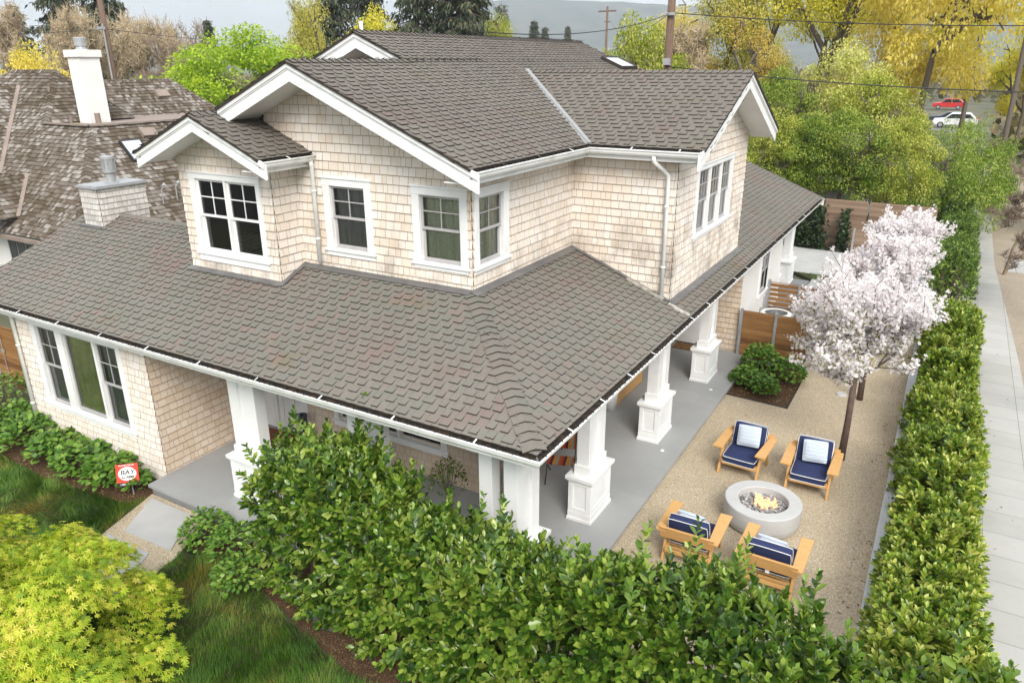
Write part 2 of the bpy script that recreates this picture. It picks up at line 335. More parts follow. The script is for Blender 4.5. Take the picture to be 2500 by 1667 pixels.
MAT['fence2'] = plankmat("weathered_redwood", [(.12,.075,.05),(.21,.14,.095),(.29,.205,.145),(.36,.27,.20)], .12)
MAT['stucco'] = rmat("pale_stucco", [(.70,.69,.66),(.78,.77,.75)], .9, scale=1.2, bmp=.2, bscale=40)
def shakemat(name):
    m, nt, b = newmat(name)
    v = mathn(nt, 'ADD', mathn(nt, 'MULTIPLY', mathn(nt, 'SUBTRACT', noise(nt, .5, 5, .65), .5), 1.9), mathn(nt, 'MULTIPLY', mathn(nt, 'SUBTRACT', island(nt), .5), 1.15))
    c = ramp(nt, mathn(nt, 'ADD', v, .5, True), [(.085,.066,.045),(.115,.09,.068),(.14,.115,.092),(.155,.132,.11),(.19,.168,.145),(.30,.275,.25)], [0,.22,.42,.62,.84,1])
    nt.links.new(c, b.inputs["Base Color"]); b.inputs["Roughness"].default_value = .95; b.inputs["Specular IOR Level"].default_value = .1
    return m
MAT['shake'] = shakemat("wood_shake")
MAT['copper'] = rmat("roof_coping", [(.20,.155,.13),(.28,.22,.185)], .6, scale=2)
# ------------------------------------------------------------ shingle tiling
def clip_poly(poly, clip):
    out = list(poly)
    n = len(clip)
    for i in range(n):
        a, b = clip[i], clip[(i+1) % n]; ex, ey = b[0]-a[0], b[1]-a[1]
        inp, out = out, []
        if not inp: return []
        for j in range(len(inp)):
            p, q = inp[j], inp[(j+1) % len(inp)]
            dp = ex*(p[1]-a[1]) - ey*(p[0]-a[0]); dq = ex*(q[1]-a[1]) - ey*(q[0]-a[0])
            if dp >= 0: out.append(p)
            if (dp >= 0) != (dq >= 0):
                t = dp/(dp-dq); out.append((p[0]+(q[0]-p[0])*t, p[1]+(q[1]-p[1])*t))
    return out
def ccw(poly):
    a = sum(poly[i][0]*poly[(i+1)%len(poly)][1] - poly[(i+1)%len(poly)][0]*poly[i][1] for i in range(len(poly)))
    return poly if a > 0 else list(reversed(poly))
def tiles(mb, f, poly, h, wid, mode='teeth', holes=(), mi=0, mbutt=1, seed=1, v_off=0.0):
    R = random.Random(seed); poly = ccw(poly)
    us = [p[0] for p in poly]; vs = [p[1] for p in poly]; u0_, u1_ = min(us), max(us); v0_, v1_ = min(vs), max(vs)
    n0 = math.floor((v0_-v_off)/h); n1 = math.ceil((v1_-v_off)/h)
    def emit(ua, ub, va, t, last):
        vb = va + h*1.02
        rects = [(ua, ub, va, vb)]
        for (ha, hb, hc, hd) in holes:
            nr = []
            for (a,b_,c_,d_) in rects:
                if b_ <= ha or a >= hb or d_ <= hc or c_ >= hd: nr.append((a,b_,c_,d_)); continue
                if a < ha: nr.append((a,ha,c_,d_))
                if b_ > hb: nr.append((hb,b_,c_,d_))
                a2, b2 = max(a,ha), min(b_,hb)
                if c_ < hc: nr.append((a2,b2,c_,hc))
                if d_ > hd: nr.append((a2,b2,hd,d_))
            rects = nr
        for (a,b_,c_,d_) in rects:
            if b_-a < .004 or d_-c_ < .004: continue
            pg = clip_poly([(a,c_),(b_,c_),(b_,d_),(a,d_)], poly)
            if len(pg) < 3: continue
            base = len(mb.v)
            W_ = lambda v: t + (.0015 - t)*min(1, max(0, (v-va)/(h*1.02)))
            for (u,v) in pg: mb.v.append(tuple(fp(f,u,v,W_(v))))
            mb.f.append(tuple(range(base, base+len(pg)))); mb.m.append(mi)
            # lower edge
            ed = [p for p in pg if abs(p[1]-c_) < 1e-6]
            if len(ed) >= 2 and c_ == va:
                ul, ur = min(e[0] for e in ed), max(e[0] for e in ed)
                dv_ = .006 if mode == 'teeth' and t > .008 else 0
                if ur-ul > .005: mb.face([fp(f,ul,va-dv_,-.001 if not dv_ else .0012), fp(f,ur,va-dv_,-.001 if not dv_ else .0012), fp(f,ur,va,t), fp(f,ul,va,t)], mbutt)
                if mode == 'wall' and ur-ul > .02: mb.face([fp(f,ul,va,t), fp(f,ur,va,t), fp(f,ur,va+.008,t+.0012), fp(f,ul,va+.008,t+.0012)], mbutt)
            if mode == 'teeth' and len(pg) == 4 and t > .008:
                for uu, sg in ((a,-1),(b_,1)):
                    pts = [fp(f,uu+.0055*sg,c_-.004,.0005), fp(f,uu+.0055*sg,d_,.0005), fp(f,uu,d_,W_(d_)), fp(f,uu,c_,t)]
                    mb.face(pts if sg > 0 else pts[::-1], mbutt)
    off = R.random()*wid
    for n in range(n0, n1+1):
        va = v_off + n*h
        u = u0_ - wid*2 + (R.random()*wid if mode != 'teeth' else off)
        if mode == 'teeth':
            p_ = wid; off = (off + p_*R.uniform(.42,.66)) % p_; k0 = math.floor((u0_-off)/p_)-1; e = None
            for k in range(k0, k0+int((u1_-u0_)/p_)+4):
                a_ = off + p_*(k+R.uniform(-.10,.10)); b_ = a_ + p_*R.uniform(.44,.72)
                if e is not None and a_ > e: emit(e, a_, va, .0025, False)
                emit(a_, b_, va, R.uniform(.015,.020), False); e = b_
        else:
            while u < u1_ + wid:
                tw = wid*R.uniform(.55,1.45); gp = .006 if mode == 'wall' else .004
                emit(u+gp/2, u+tw-gp/2, va + (R.uniform(-.006,.006) if mode == 'shake' else 0), (.016 if mode == 'wall' else .022)*R.uniform(.8,1.2), False); u += tw
def roof_plane(name, f, poly, parent, mat='roof', h=.143, wid=.225, mode='teeth', seed=1, thick=.035):
    mb = MB(); mb.prism(ccw(poly), -thick, -.0005, 2, f)
    tiles(mb, f, poly, h, wid, mode, seed=seed)
    return mb.build(name, [MAT[mat], MAT['butt'], MAT['deck']], parent)
def shingle_wall(name, f, poly, parent, holes=(), mat='wall', seed=1, h=.145, wid=.145, v_off=0.0):
    mb = MB(); poly = ccw(poly)
    us = sorted({min(p[0] for p in poly), max(p[0] for p in poly)} | {x for q in holes for x in q[:2]})
    vs = sorted({min(p[1] for p in poly), max(p[1] for p in poly)} | {x for q in holes for x in q[2:]})
    for i in range(len(us)-1):
        for j in range(len(vs)-1):
            cu, cv = (us[i]+us[i+1])/2, (vs[j]+vs[j+1])/2
            if any(a < cu < b and c < cv < d for a,b,c,d in holes): continue
            pg = clip_poly([(us[i],vs[j]),(us[i+1],vs[j]),(us[i+1],vs[j+1]),(us[i],vs[j+1])], poly)
            if len(pg) >= 3: mb.face([fp(f,u,v,-.002) for u,v in pg], 2); mb.face([fp(f,u,v,-.12) for u,v in reversed(pg)], 2)
    tiles(mb, f, poly, h, wid, 'wall', holes, seed=seed, v_off=v_off)
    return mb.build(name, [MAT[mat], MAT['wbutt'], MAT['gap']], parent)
# ------------------------------------------------------------ the house
H, S1, S2, D0 = 3.10, 0.3987, 0.4267, 2.557
XE, HU, YE, YG, XW, YP, XV, YJ, XM, YN = -2.012, 6.056, 1.904, 5.5545, -0.037, 8.42, -4.913, 6.037, -0.55, 10.887
X1, XL1, X2, Y2, Y3 = -5.387, -7.08, -6.618, 4.85, 14.77
XB0, XB1, YB, XBE, YBE, HB, XBM = -8.469, -6.143, 1.991, -5.613, 1.432, 6.035, -7.203
SB = (6.704-HB)/(XBE-XBM)
def zF(y): return H + S1*y
def zR(x): return H - S1*x
def zU(x): return HU + S2*(XE-x)
house = empty("house", (-6, 8, 0), "two storey cream shingled house with grey shingle roofs, white trim and a corner porch", "house")
def roofF(O, U, V): return frame(O, U, V)
def xyuv(f, pts):
    Vh = Vector((f[2].x, f[2].y, 0)); k = Vh.length_squared; r = []
    for x,y in pts:
        p = Vector((x-f[0].x, y-f[0].y, 0)); r.append((p.dot(f[1]), p.dot(Vh)/k))
    return r
fRF = frame((0,0,H), (1,0,0), (0,1,S1)); fRR = frame((0,0,H), (0,1,0), (-1,0,S1))
roof_plane("porch_roof", fRF, xyuv(fRF, [(-13.40,.085),(-.085,.085),(-3.11,3.11),(-13.40,3.11)]), house, seed=3)
roof_plane("porch_roof", fRR, xyuv(fRR, [(-.085,.085),(-.085,20.42),(-2.65,20.42),(-2.65,2.65)]), house, seed=4)
fLB = frame((0,3.11,zF(3.11)), (-1,0,0), (0,-1,S1)); roof_plane("rear_roof", fLB, xyuv(fLB, [(-13.40,3.11),(-8.3,3.11),(-8.3,6.6),(-13.40,6.6)]), house, seed=5)
fRB = frame((-2.65,0,zR(-2.65)), (0,-1,0), (1,0,S1)); roof_plane("rear_roof", fRB, xyuv(fRB, [(-2.65,13),(-2.65,20.42),(-5.3,20.42),(-5.3,13)]), house, seed=6)
fUR = frame((XE,0,HU), (0,1,0), (-1,0,S2))
roof_plane("main_roof", fUR, xyuv(fUR, [(XE-.085,YE-.05),(XE-.085,Y3),(X1,Y3),(X1,YE-.05)]), house, 'roofu', seed=7)
roof_plane("main_roof", fUR, xyuv(fUR, [(X1,Y2-.05),(X1,Y3),(X2,Y3),(X2,Y2-.05)]), house, 'roofu', seed=8)
fUL = frame((X1,0,zU(X1)), (0,-1,0), (1,0,S2)); roof_plane("main_roof", fUL, xyuv(fUL, [(X1,YE-.05),(X1,7.2),(XL1-.03,7.2),(XL1-.03,YE-.05)]), house, 'roofu', seed=9)
fU2 = frame((X2,0,zU(X2)), (0,-1,0), (1,0,S2)); roof_plane("main_roof", fU2, xyuv(fU2, [(X2,Y2-.05),(X2,Y3),(-10.2,Y3),(-10.2,Y2-.05)]), house, 'roofu', seed=10)
ZP = HU + S2*(YP-YG)
fWF = frame((0,YG,HU), (1,0,0), (0,1,S2)); roof_plane("wing_roof", fWF, xyuv(fWF, [(XE-.085,YG+.085),(XW+.05,YG+.085),(XW+.05,YP),(XV,YP)]), house, 'roofu', seed=11)
fWB = frame((0,2*YP-YG,HU), (-1,0,0), (0,-1,S2)); roof_plane("wing_roof", fWB, xyuv(fWB, [(XE,2*YP-YG+.02),(XW+.05,2*YP-YG+.02),(XW+.05,YP),(XV,YP)]), house, 'roofu', seed=12)
fBR = frame((XBE,0,HB), (0,1,0), (-1,0,SB)); roof_plane("bay_roof", fBR, xyuv(fBR, [(XBE-.085,YBE-.05),(XBE-.085,D0+.1),(XBM,D0+.1),(XBM,YBE-.05)]), house, 'roofu', seed=13)
fBL = frame((2*XBM-XBE,0,HB), (0,-1,0), (1,0,SB)); roof_plane("bay_roof", fBL, xyuv(fBL, [(2*XBM-XBE-.03,YBE-.05),(2*XBM-XBE-.03,6.0),(XBM,6.0),(XBM,YBE-.05)]), house, 'roofu', seed=14)
# ridge and hip caps
def caps(p0, p1, nA, nB, mat, wd=.13, step=.15, seed=1):
    R = random.Random(seed); mb = MB(); p0, p1 = Vector(p0), Vector(p1); d = (p1-p0); Ln = d.length; d.normalize()
    nA, nB = Vector(nA).normalized(), Vector(nB).normalized(); up = (nA+nB).normalized()
    sA = nA.cross(d); sA = sA if sA.dot(nB) > 0 else -sA
    sB = nB.cross(d); sB = sB if sB.dot(nA) > 0 else -sB
    # slide down each plane, away from the ridge
    if sA.z > 0: sA = -sA
    if sB.z > 0: sB = -sB
    k = 0; t = 0
    while t < Ln:
        st = step*R.uniform(.9,1.1); a, b = p0 + d*t, p0 + d*min(Ln+.03, t+st*1.25); w = wd*R.uniform(.93,1.05); ha, hb = .032, .008
        A = [a+up*ha, a+sA*w+nA*(ha-.006), a+sB*w+nB*(ha-.006)]; B = [b+up*hb, b+sA*w+nA*(hb-.004), b+sB*w+nB*(hb-.004)]
        G = [a+up*.002, a+sA*w, a+sB*w]; i = len(mb.v); mb.v.extend([tuple(x) for x in A+B+G])
        fl = d.cross(sA).dot(nA) > 0
        for q,mi in (((0,1,4,3),0),((2,0,3,5),0),((1,0,6,7),1),((0,2,8,6),1),((1,7,4),1),((2,5,8),1)):
            mb.f.append(tuple(i+x for x in q)); mb.m.append(mi)
        t += st
    return mb.build("ridge_cap", [MAT[mat], MAT['butt']], house)
nF, nR_ = (0,-S1,1), (S1,0,1)
caps((-.14,.14,zF(.14)), (-D0-.02,D0+.02,zF(D0+.02)), nF, nR_, 'roof', .145, .16, 2)
caps((-13.42,3.11,zF(3.11)), (XB0+.02,3.11,zF(3.11)), nF, (0,S1,1), 'roof', .12, .15, 3)
caps((X1,YE,zU(X1)), (X1,Y2,zU(X1)), (S2,0,1), (-S2,0,1), 'roofu', .12, .15, 4)
caps((X2,Y2,zU(X2)), (X2,Y3,zU(X2)), (S2,0,1), (-S2,0,1), 'roofu', .12, .15, 5)
caps((XW,YP,ZP), (XV,YP,ZP), (0,-S2,1), (0,S2,1), 'roofu', .12, .15, 6)
caps((XBM,YBE,HB+SB*(XBE-XBM)), (XBM,2.4,HB+SB*(XBE-XBM)), (SB,0,1), (-SB,0,1), 'roofu', .12, .15, 7)
caps((-2.65,20.42,zR(-2.65)), (-2.65,13,zR(-2.65)), (S1,0,1), (-S1,0,1), 'roof', .12, .15, 8)
mb = MB(); a, b = Vector((XE-.08,YG+.08,HU+.055)), Vector((XV,YP,ZP+.03))
mb.beam(a, b, .12, .02, up=(0,-.3,1)); mb.beam(a+Vector((0,0,.014)), b+Vector((0,0,.014)), .03, .018, up=(0,-.3,1)); mb.build("valley_flashing", MAT['valley'], house)
# gutters: K profile swept between two mitred ends; o = outward unit
def gutter(name, p0, p1, o, straps=(), m0=0.0, m1=0.0):
    p0, p1, o = Vector(p0), Vector(p1), Vector(o); d = (p1-p0).normalized()
    prof = [(-.015,0),(0,0),(.0,-.022),(-.022,-.034),(-.026,-.07),(-.048,-.105),(-.122,-.105),(-.122,.03),(-.128,.03)]
    inner = [(-.118,.02),(-.118,-.045),(-.030,-.040),(-.015,-.002)]
    mb = MB()
    def P(e, q):
        base = p0 if e == 0 else p1; mt = m0 if e == 0 else m1
        return base + o*q[0] + Vector((0,0,q[1])) + d*(q[0]*mt)
    for i in range(len(prof)-1): mb.face([P(0,prof[i]), P(1,prof[i]), P(1,prof[i+1]), P(0,prof[i+1])], 0)
    for i in range(len(inner)-1): mb.face([P(0,inner[i]), P(1,inner[i]), P(1,inner[i+1]), P(0,inner[i+1])], 1)
    mb.face([P(0,q) for q in reversed(prof)], 0); mb.face([P(1,q) for q in prof], 0)
    # fascia board behind
    F = [(-.129,.03),(-.129,-.19),(-.16,-.19),(-.16,.03)]
    for i in range(3): mb.face([P(0,F[i]), P(1,F[i]), P(1,F[i+1]), P(0,F[i+1])], 0)
    Ln = (p1-p0).length
    for t in straps:
        c0 = p0 + d*t; q = [c0+o*-.012+Vector((0,0,.002)), c0+o*-.15+Vector((0,0,.048))]
        mb.beam(q[0], q[1], .02, .008)
    return mb.build(name, [MAT['gutter'], MAT['debris']], house)
gutter("gutter", (-13.40,0,H), (0,0,H), (0,-1,0), [.95+1.28*i for i in range(10)], 0, 1)
gutter("gutter", (0,0,H), (0,20.36,H), (1,0,0), [.9+1.0*i for i in range(20)], -1, 0)
gutter("gutter", (XE,YE,HU), (XE,YG,HU), (1,0,0), [.8,1.9,3.0], 0, -1)
gutter("gutter", (XE,YG,HU), (XW,YG,HU), (0,-1,0), [.75,1.6], 1, 0)
gutter("gutter", (XBE,YBE,HB), (XBE,D0-.02,HB), (1,0,0), [.55], 0, 0)
gutter("gutter", (2*XBM-XBE,D0,HB), (2*XBM-XBE,YBE,HB), (-1,0,0), [], 0, 0)
# soffits, barge boards
def barge(name, apex, end, out, back, ht=.30):
    """white rake board along a gable edge with a crown moulding, plumb cut at the eave, and its soffit back to the wall"""
    apex, end, out = Vector(apex), Vector(end), Vector(out); mb = MB(); dn = Vector((0,0,-1)); t = .045
    def quadbox(z0, z1, w0, w1):
        P = []
        for w in (w0, w1):
            for b in (apex, end):
                for z in (z0, z1): P.append(b + out*w + dn*z)
        i = len(mb.v); mb.v.extend([tuple(p) for p in P])
        for q in ((0,1,3,2),(4,6,7,5),(0,4,5,1),(2,3,7,6),(0,2,6,4),(1,5,7,3)): mb.f.append(tuple(i+x for x in q)); mb.m.append(0)
    quadbox(.04, ht, -t, 0); quadbox(.012, .10, 0, .028); quadbox(.10, .125, 0, .012)
    sz = ht-.03; hd = (end-apex); hl = math.hypot(hd.x,hd.y); end = apex + hd*max(0,(hl-.15)/hl)
    mb.face([apex-out*t+dn*sz, end-out*t+dn*sz, end-out*back+dn*sz, apex-out*back+dn*sz], 0)
    mb.face([apex-out*t+dn*(sz-.03), apex-out*back+dn*(sz-.03), end-out*back+dn*(sz-.03), end-out*t+dn*(sz-.03)], 0)
    return mb.build(name, [MAT['white']], house)
barge("barge_board", (X1,YE,zU(X1)), (XE,YE,HU), (0,-1,0), D0-YE); barge("barge_board", (X1,YE,zU(X1)), (XL1,YE,zU(X1)-S2*(X1-XL1)), (0,-1,0), D0-YE)
barge("barge_board", (X2,Y2,zU(X2)), (X1+.1,Y2,zU(X1+.1)), (0,-1,0), .65); barge("barge_board", (X2,Y2,zU(X2)), (-10.2,Y2,zU(X2)-S2*(10.2+X2)), (0,-1,0), .65)
barge("barge_board", (XW,YP,ZP), (XW,YG,HU), (1,0,0), XW-XM); barge("barge_board", (XW,YP,ZP), (XW,2*YP-YG,HU), (1,0,0), XW-XM)
zbm = HB+SB*(XBE-XBM)
barge("barge_board", (XBM,YBE,zbm), (XBE,YBE,HB), (0,-1,0), YB-YBE, .28); barge("barge_board", (XBM,YBE,zbm), (2*XBM-XBE,YBE,HB), (0,-1,0), YB-YBE, .28)
barge("barge_board", (-2.65,20.42,zR(-2.65)), (-.02,20.42,zR(-.02)), (0,1,0), .5, .25); 
fz = Vector((0,0,0))
mb = MB(); mb.prism([(-13.40,0),(-13.36,0),(-13.36,3.11),(-13.40,3.11)], 0, .0)  # placeholder edge, replaced by the rake below
mb = MB(); i = 0
P = [(-13.40,.08,zF(.08)-.03),(-13.40,3.11,zF(3.11)-.03),(-13.40,3.11,zF(3.11)-.26),(-13.40,.08,zF(.08)-.26)]; Q = [(x+.04,y,z) for x,y,z in P]
mb.face(P[::-1]); mb.face(Q); mb.face([P[2],Q[2],Q[3],P[3]]); mb.face([P[0],P[3],Q[3],Q[0]]); mb.build("barge_board", MAT['white'], house)
mb = MB()
mb.box(-13.36,-.16,.13,.60, H-.19,H-.175); mb.box(-.62,-.13,.60,20.3, H-.19,H-.175)      # porch eave soffit
mb.box(-8.2,-.9,.60,2.9, H-.26,H-.245); mb.box(-2.55,-.62,2.9,12.1, H-.26,H-.245)           # porch ceiling
mb.box(XE-.60,XE-.13,YE+.05,YJ, HU-.19,HU-.175); mb.box(XE-.13,XW-.05,YG+.13,YJ+.02, HU-.19,HU-.175)
mb.box(XB1-.05,XBE-.13,YBE+.05,D0, HB-.19,HB-.175)
mb.build("soffit", MAT['white'], house)
mb = MB(); mb.box(-8.2,-.72,.75,.96, 2.62,2.85); mb.box(-.95,-.74,.96,12.1, 2.62,2.85); mb.box(-.95,-.74,14.9,20.1, 2.62,2.85); mb.box(-2.6,-.95,19.9,20.1, 2.62,2.85)
mb.build("porch_beam", MAT['white'], house)
# ------------------------------------------------------------ windows
def window(f, outer, units, sash='white', back=None, bmat='curtain', room=1.1, rx=.25, backs=None, glass='glass', label=None, sill=True):
    u0,u1,v0,v1 = outer; mb = MB(); cw = .03
    hu0, hu1 = min(q[0] for q in units), max(q[1] for q in units); hv0, hv1 = min(q[2] for q in units), max(q[3] for q in units)
    B = lambda a,b,c,d,w0,w1,m=0: mb.box(a,b,c,d,w0,w1,m,f)
    B(u0,hu0,hv0,hv1,-.09,.032); B(hu1,u1,hv0,hv1,-.09,.032); B(u0-.01,u1+.01,hv1,v1-.03,-.09,.036); B(u0-.025,u1+.025,v1-.03,v1,-.02,.055)
    if sill: B(u0-.04,u1+.04,hv0-.045,hv0,-.09,.062); B(u0,u1,v0,hv0-.045,-.02,.030)
    us = sorted(units)
    for a,b in zip(us[:-1], us[1:]):
        if b[0]-a[1] > .002: B(a[1],b[0],hv0,hv1,-.09,.026)
    w = mb.build("window", MAT['white'], house, bevel=.004); 
    if label: w['label'] = label
    holes = (hu0, hu1, hv0, hv1)
    for ui,(a,b,c,d,kind) in enumerate(units):
        s_ = MB(); g_ = MB(); X = lambda *q: s_.box(*q, 0, f)
        if kind == 'dh':
            mid = c + (d-c)*.515; r = .042
            X(a,a+r,mid-.03,d,-.05,-.018); X(b-r,b,mid-.03,d,-.05,-.018); X(a+r,b-r,d-r,d,-.05,-.018); X(a+r,b-r,mid-.03,mid+.012,-.05,-.012)
            X(a,a+r+.006,c,mid-.03,-.085,-.052); X(b-r-.006,b,c,mid-.03,-.085,-.052); X(a+r+.006,b-r-.006,c,c+.06,-.085,-.052); X(a,b,c-.001,c+.012,-.052,-.02)
            mu, mvv = (a+b)/2, (mid+d)/2; X(mu-.009,mu+.009,mid+.012,d-r,-.043,-.026); X(a+r,mu-.009,mvv-.009,mvv+.009,-.042,-.027); X(mu+.009,b-r,mvv-.009,mvv+.009,-.042,-.027)
            g_.face([fp(f,a+.01,mid,-.036), fp(f,b-.01,mid,-.036), fp(f,b-.01,d-.01,-.036), fp(f,a+.01,d-.01,-.036)]); g_.face([fp(f,a+.01,c+.01,-.07), fp(f,b-.01,c+.01,-.07), fp(f,b-.01,mid,-.07), fp(f,a+.01,mid,-.07)])
        else:
            r = .05; X(a,a+r,c,d,-.06,-.02); X(b-r,b,c,d,-.06,-.02); X(a+r,b-r,d-r,d,-.06,-.02); X(a+r,b-r,c,c+r,-.06,-.02)
            g_.face([fp(f,a+.02,c+.02,-.045), fp(f,b-.02,c+.02,-.045), fp(f,b-.02,d-.02,-.045), fp(f,a+.02,d-.02,-.045)])
        s_.build("sash", MAT[sash], w); g_.build("pane", MAT[glass], w)
        if back or (backs and ui in backs):
            c_ = MB(); n = 26; e = .02
            for k in range(n):
                ua, ub = a-e+(b-a+2*e)*k/n, a-e+(b-a+2*e)*(k+1)/n; wo = -.085 if kind == 'fix' else -.11; wa = wo-.014*math.sin(k*1.7)-.01*math.sin(k*.7); wb = wo-.014*math.sin((k+1)*1.7)-.01*math.sin((k+1)*.7)
                c_.face([fp(f,ua,c-.02,wa), fp(f,ub,c-.02,wb), fp(f,ub,d+.02,wb), fp(f,ua,d+.02,wa)])
            c_.build("curtain", MAT[backs[ui] if backs else bmat], w, smooth=True)
    rm = MB(); a,b,c,d = hu0-rx,hu1+rx,hv0-.2,hv1+.2; w0, w1 = -.125, -.125-room
    Pq = lambda u,v,w_: fp(f,u,v,w_)
    for q in ([Pq(a,c,w1),Pq(b,c,w1),Pq(b,d,w1),Pq(a,d,w1)], [Pq(a,c,w0),Pq(a,c,w1),Pq(a,d,w1),Pq(a,d,w0)], [Pq(b,c,w1),Pq(b,c,w0),Pq(b,d,w0),Pq(b,d,w1)], [Pq(a,c,w0),Pq(b,c,w0),Pq(b,c,w1),Pq(a,c,w1)], [Pq(a,d,w1),Pq(b,d,w1),Pq(b,d,w0),Pq(a,d,w0)]): rm.face(q)
    rm.build("interior", MAT['room'], w)
    return holes
fFr = lambda y: frame((0,y,0), (1,0,0), (0,0,1))   # faces -y
fRt = lambda x: frame((x,0,0), (0,1,0), (0,0,1))   # faces +x
fLf = lambda x: frame((x,0,0), (0,-1,0), (0,0,1))  # faces -x
fBk = lambda y: frame((0,y,0), (-1,0,0), (0,0,1))  # faces +y
f = fFr(D0)
h2 = window(f, (-5.53,-4.49,4.36,5.70), [(-5.38,-4.63,4.49,5.55,'dh')], 'sash', backs={0:'screen'})
h3 = window(f, (-3.66,-2.63,4.38,5.70), [(-3.52,-2.76,4.49,5.55,'dh')], 'sash', True, room=.35, rx=.03)
zg = lambda x: (zU(x) if x > X1 else zU(X1)-S2*(X1-x)) - .24
shingle_wall("shingle_wall", f, [(-6.75,4.0),(-D0,4.0),(-D0,zg(-D0)),(X1,zg(X1)),(-6.75,zg(-6.75))], house, [h2,h3], 'wallu', 21)
f = fRt(-D0); hs = window(f, (2.60,3.61,4.38,5.70), [(2.72,3.44,4.49,5.55,'dh')], 'sash', True, room=.25, rx=.0)
shingle_wall("shingle_wall", f, [(D0,4.0),(YJ,4.0),(YJ,HU-.1),(D0,HU-.1)], house, [hs], 'wallu', 22)
f = fFr(YJ); shingle_wall("shingle_wall", f, [(-D0,3.2),(XM,3.2),(XM,HU-.1),(-D0,HU-.1)], house, [], 'wallu', 23)
f = fRt(XM); hg = window(f, (7.16,9.70,4.20,5.65), [(7.28,8.01,4.31,5.53,'dh'),(8.07,8.80,4.31,5.53,'dh'),(8.86,9.58,4.31,5.53,'dh')], 'sash', True, 'curtain2')
zw = lambda y: HU+S2*((y-YG) if y < YP else (2*YP-YG-y)) - .24
shingle_wall("shingle_wall", f, [(YJ,3.2),(YN,3.2),(YN,zw(YN)),(YP,zw(YP)),(YJ,zw(YJ))], house, [hg], 'wallu', 24)
f = fFr(YB); hb = window(f, (-8.20,-6.40,4.07,5.69), [(-8.05,-7.31,4.24,5.56,'dh'),(-7.26,-6.51,4.24,5.56,'dh')], 'white', room=1.5)
zb = lambda x: HB+SB*min(XBE-x, x-(2*XBM-XBE)) - .22
shingle_wall("shingle_wall", f, [(XB0,3.8),(XB1,3.8),(XB1,zb(XB1)),(XBM,zb(XBM)),(XB0,zb(XB0))], house, [hb], 'wallu', 25)
f = fRt(XB1); shingle_wall("shingle_wall", f, [(YB,3.8),(D0,3.8),(D0,HB-.1),(YB,HB-.1)], house, [], 'wall', 26)
f = fLf(XB0); shingle_wall("shingle_wall", f, [(-6.2,3.8),(-YB,3.8),(-YB,HB-.1),(-6.2,HB-.1)], house, [], 'wall', 27)
f = fFr(Y2+.65); zr = lambda x: zU(X2) - S2*abs(x-X2) - .24
shingle_wall("shingle_wall", f, [(-9.6,5.2),(X1+.3,6.6),(X1+.3,zr(X1+.3)),(X2,zr(X2)),(-9.6,zr(-9.6))], house, [], 'wall', 28)
mb = MB(); mb.box(-9.6,-9.5,5.6,14.4,0,6.1); mb.box(-9.5,-3,14.3,14.4,0,6.1); mb.box(-2.6,XM,10.8,10.887,3.2,6.0); mb.box(-2.66,-2.557,10.9,14.4,2.5,6.05); mb.build("stucco_wall", MAT['stucco'], house)
# lower storey
YL = .523
f = fFr(YL); units = [(-11.70,-11.0,.95,2.62,'dh'),(-10.77,-9.78,1.0,2.62,'fix'),(-9.72,-9.04,.95,2.62,'dh')]
hl = window(f, (-11.86,-8.90,.82,2.74), units, 'sash', room=2.2, backs={1:'lawnreflect',0:'screen',2:'screen'})  # the middle unit's curtain sheet carries the painted lawn reflection
shingle_wall("shingle_wall", f, [(-12.49,0),(-8.2,0),(-8.2,2.92),(-12.49,2.92)], house, [hl], 'wall', 31)
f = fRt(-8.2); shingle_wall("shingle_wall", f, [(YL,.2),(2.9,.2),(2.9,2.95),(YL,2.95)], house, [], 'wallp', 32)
f = fLf(-12.49); shingle_wall("shingle_wall", f, [(-6.2,0),(-YL,0),(-YL,3.1),(-3.11,4.1),(-6.2,2.95)], house, [], 'wall', 33)
f = fFr(2.9); hd = window(f, (-6.12,-3.42,.78,2.0), [(-6.0,-5.58,.92,1.88,'fix'),(-5.54,-4.55,.92,1.88,'fix'),(-4.50,-3.55,.92,1.88,'fix')], 'trim', True, 'blind')
DX0, DX1 = -7.72, -6.93
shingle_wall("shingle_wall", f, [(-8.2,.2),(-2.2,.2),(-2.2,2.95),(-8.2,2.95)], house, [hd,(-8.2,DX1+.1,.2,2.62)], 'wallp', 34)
mb = MB(); mb.box(-8.2,DX0-.06,.25,2.62,-.06,-.02,0,f); mb.box(DX0-.06,DX0,.25,2.5,-.1,.03,0,f); mb.box(DX1,DX1+.1,.25,2.62,-.1,.03,0,f); mb.box(DX0-.06,DX1,2.5,2.62,-.1,.03,0,f)
mb.box(-8.12,-7.84,.35,.95,-.02,-.008,0,f); mb.box(-8.12,-7.84,1.05,2.4,-.02,-.008,0,f); mb.build("door_surround", MAT['white'], house)
mb = MB(); mb.box(DX0,DX1,.27,2.5,-.09,-.05,0,f)
for a,b in ((DX0,DX0+.12),(DX0+.34,DX0+.45),(DX1-.12,DX1)): mb.box(a,b,.27,2.5,-.05,-.03,0,f)
for a,b in ((DX0+.12,DX0+.34),(DX0+.45,DX1-.12)):
    for c,d in ((.27,.5),(1.15,1.3),(2.3,2.5)): mb.box(a,b,c,d,-.05,-.031,0,f)
dr = mb.build("front_door", MAT['white'], house)
mb = MB(); mb.box(DX0+.04,DX0+.08,1.18,1.46,-.03,-.015,0,f); mb.tube([fp(f,DX0+.06,1.24,-.02),fp(f,DX0+.06,1.24,.04),fp(f,DX0+.15,1.24,.04)], .011); mb.build("handle", MAT['bark2'], dr)
mb = MB(); mb.box(-8.08,-7.9,2.05,2.2,-.02,.05,0,f); mb.build("porch_light", MAT['iron'], house)
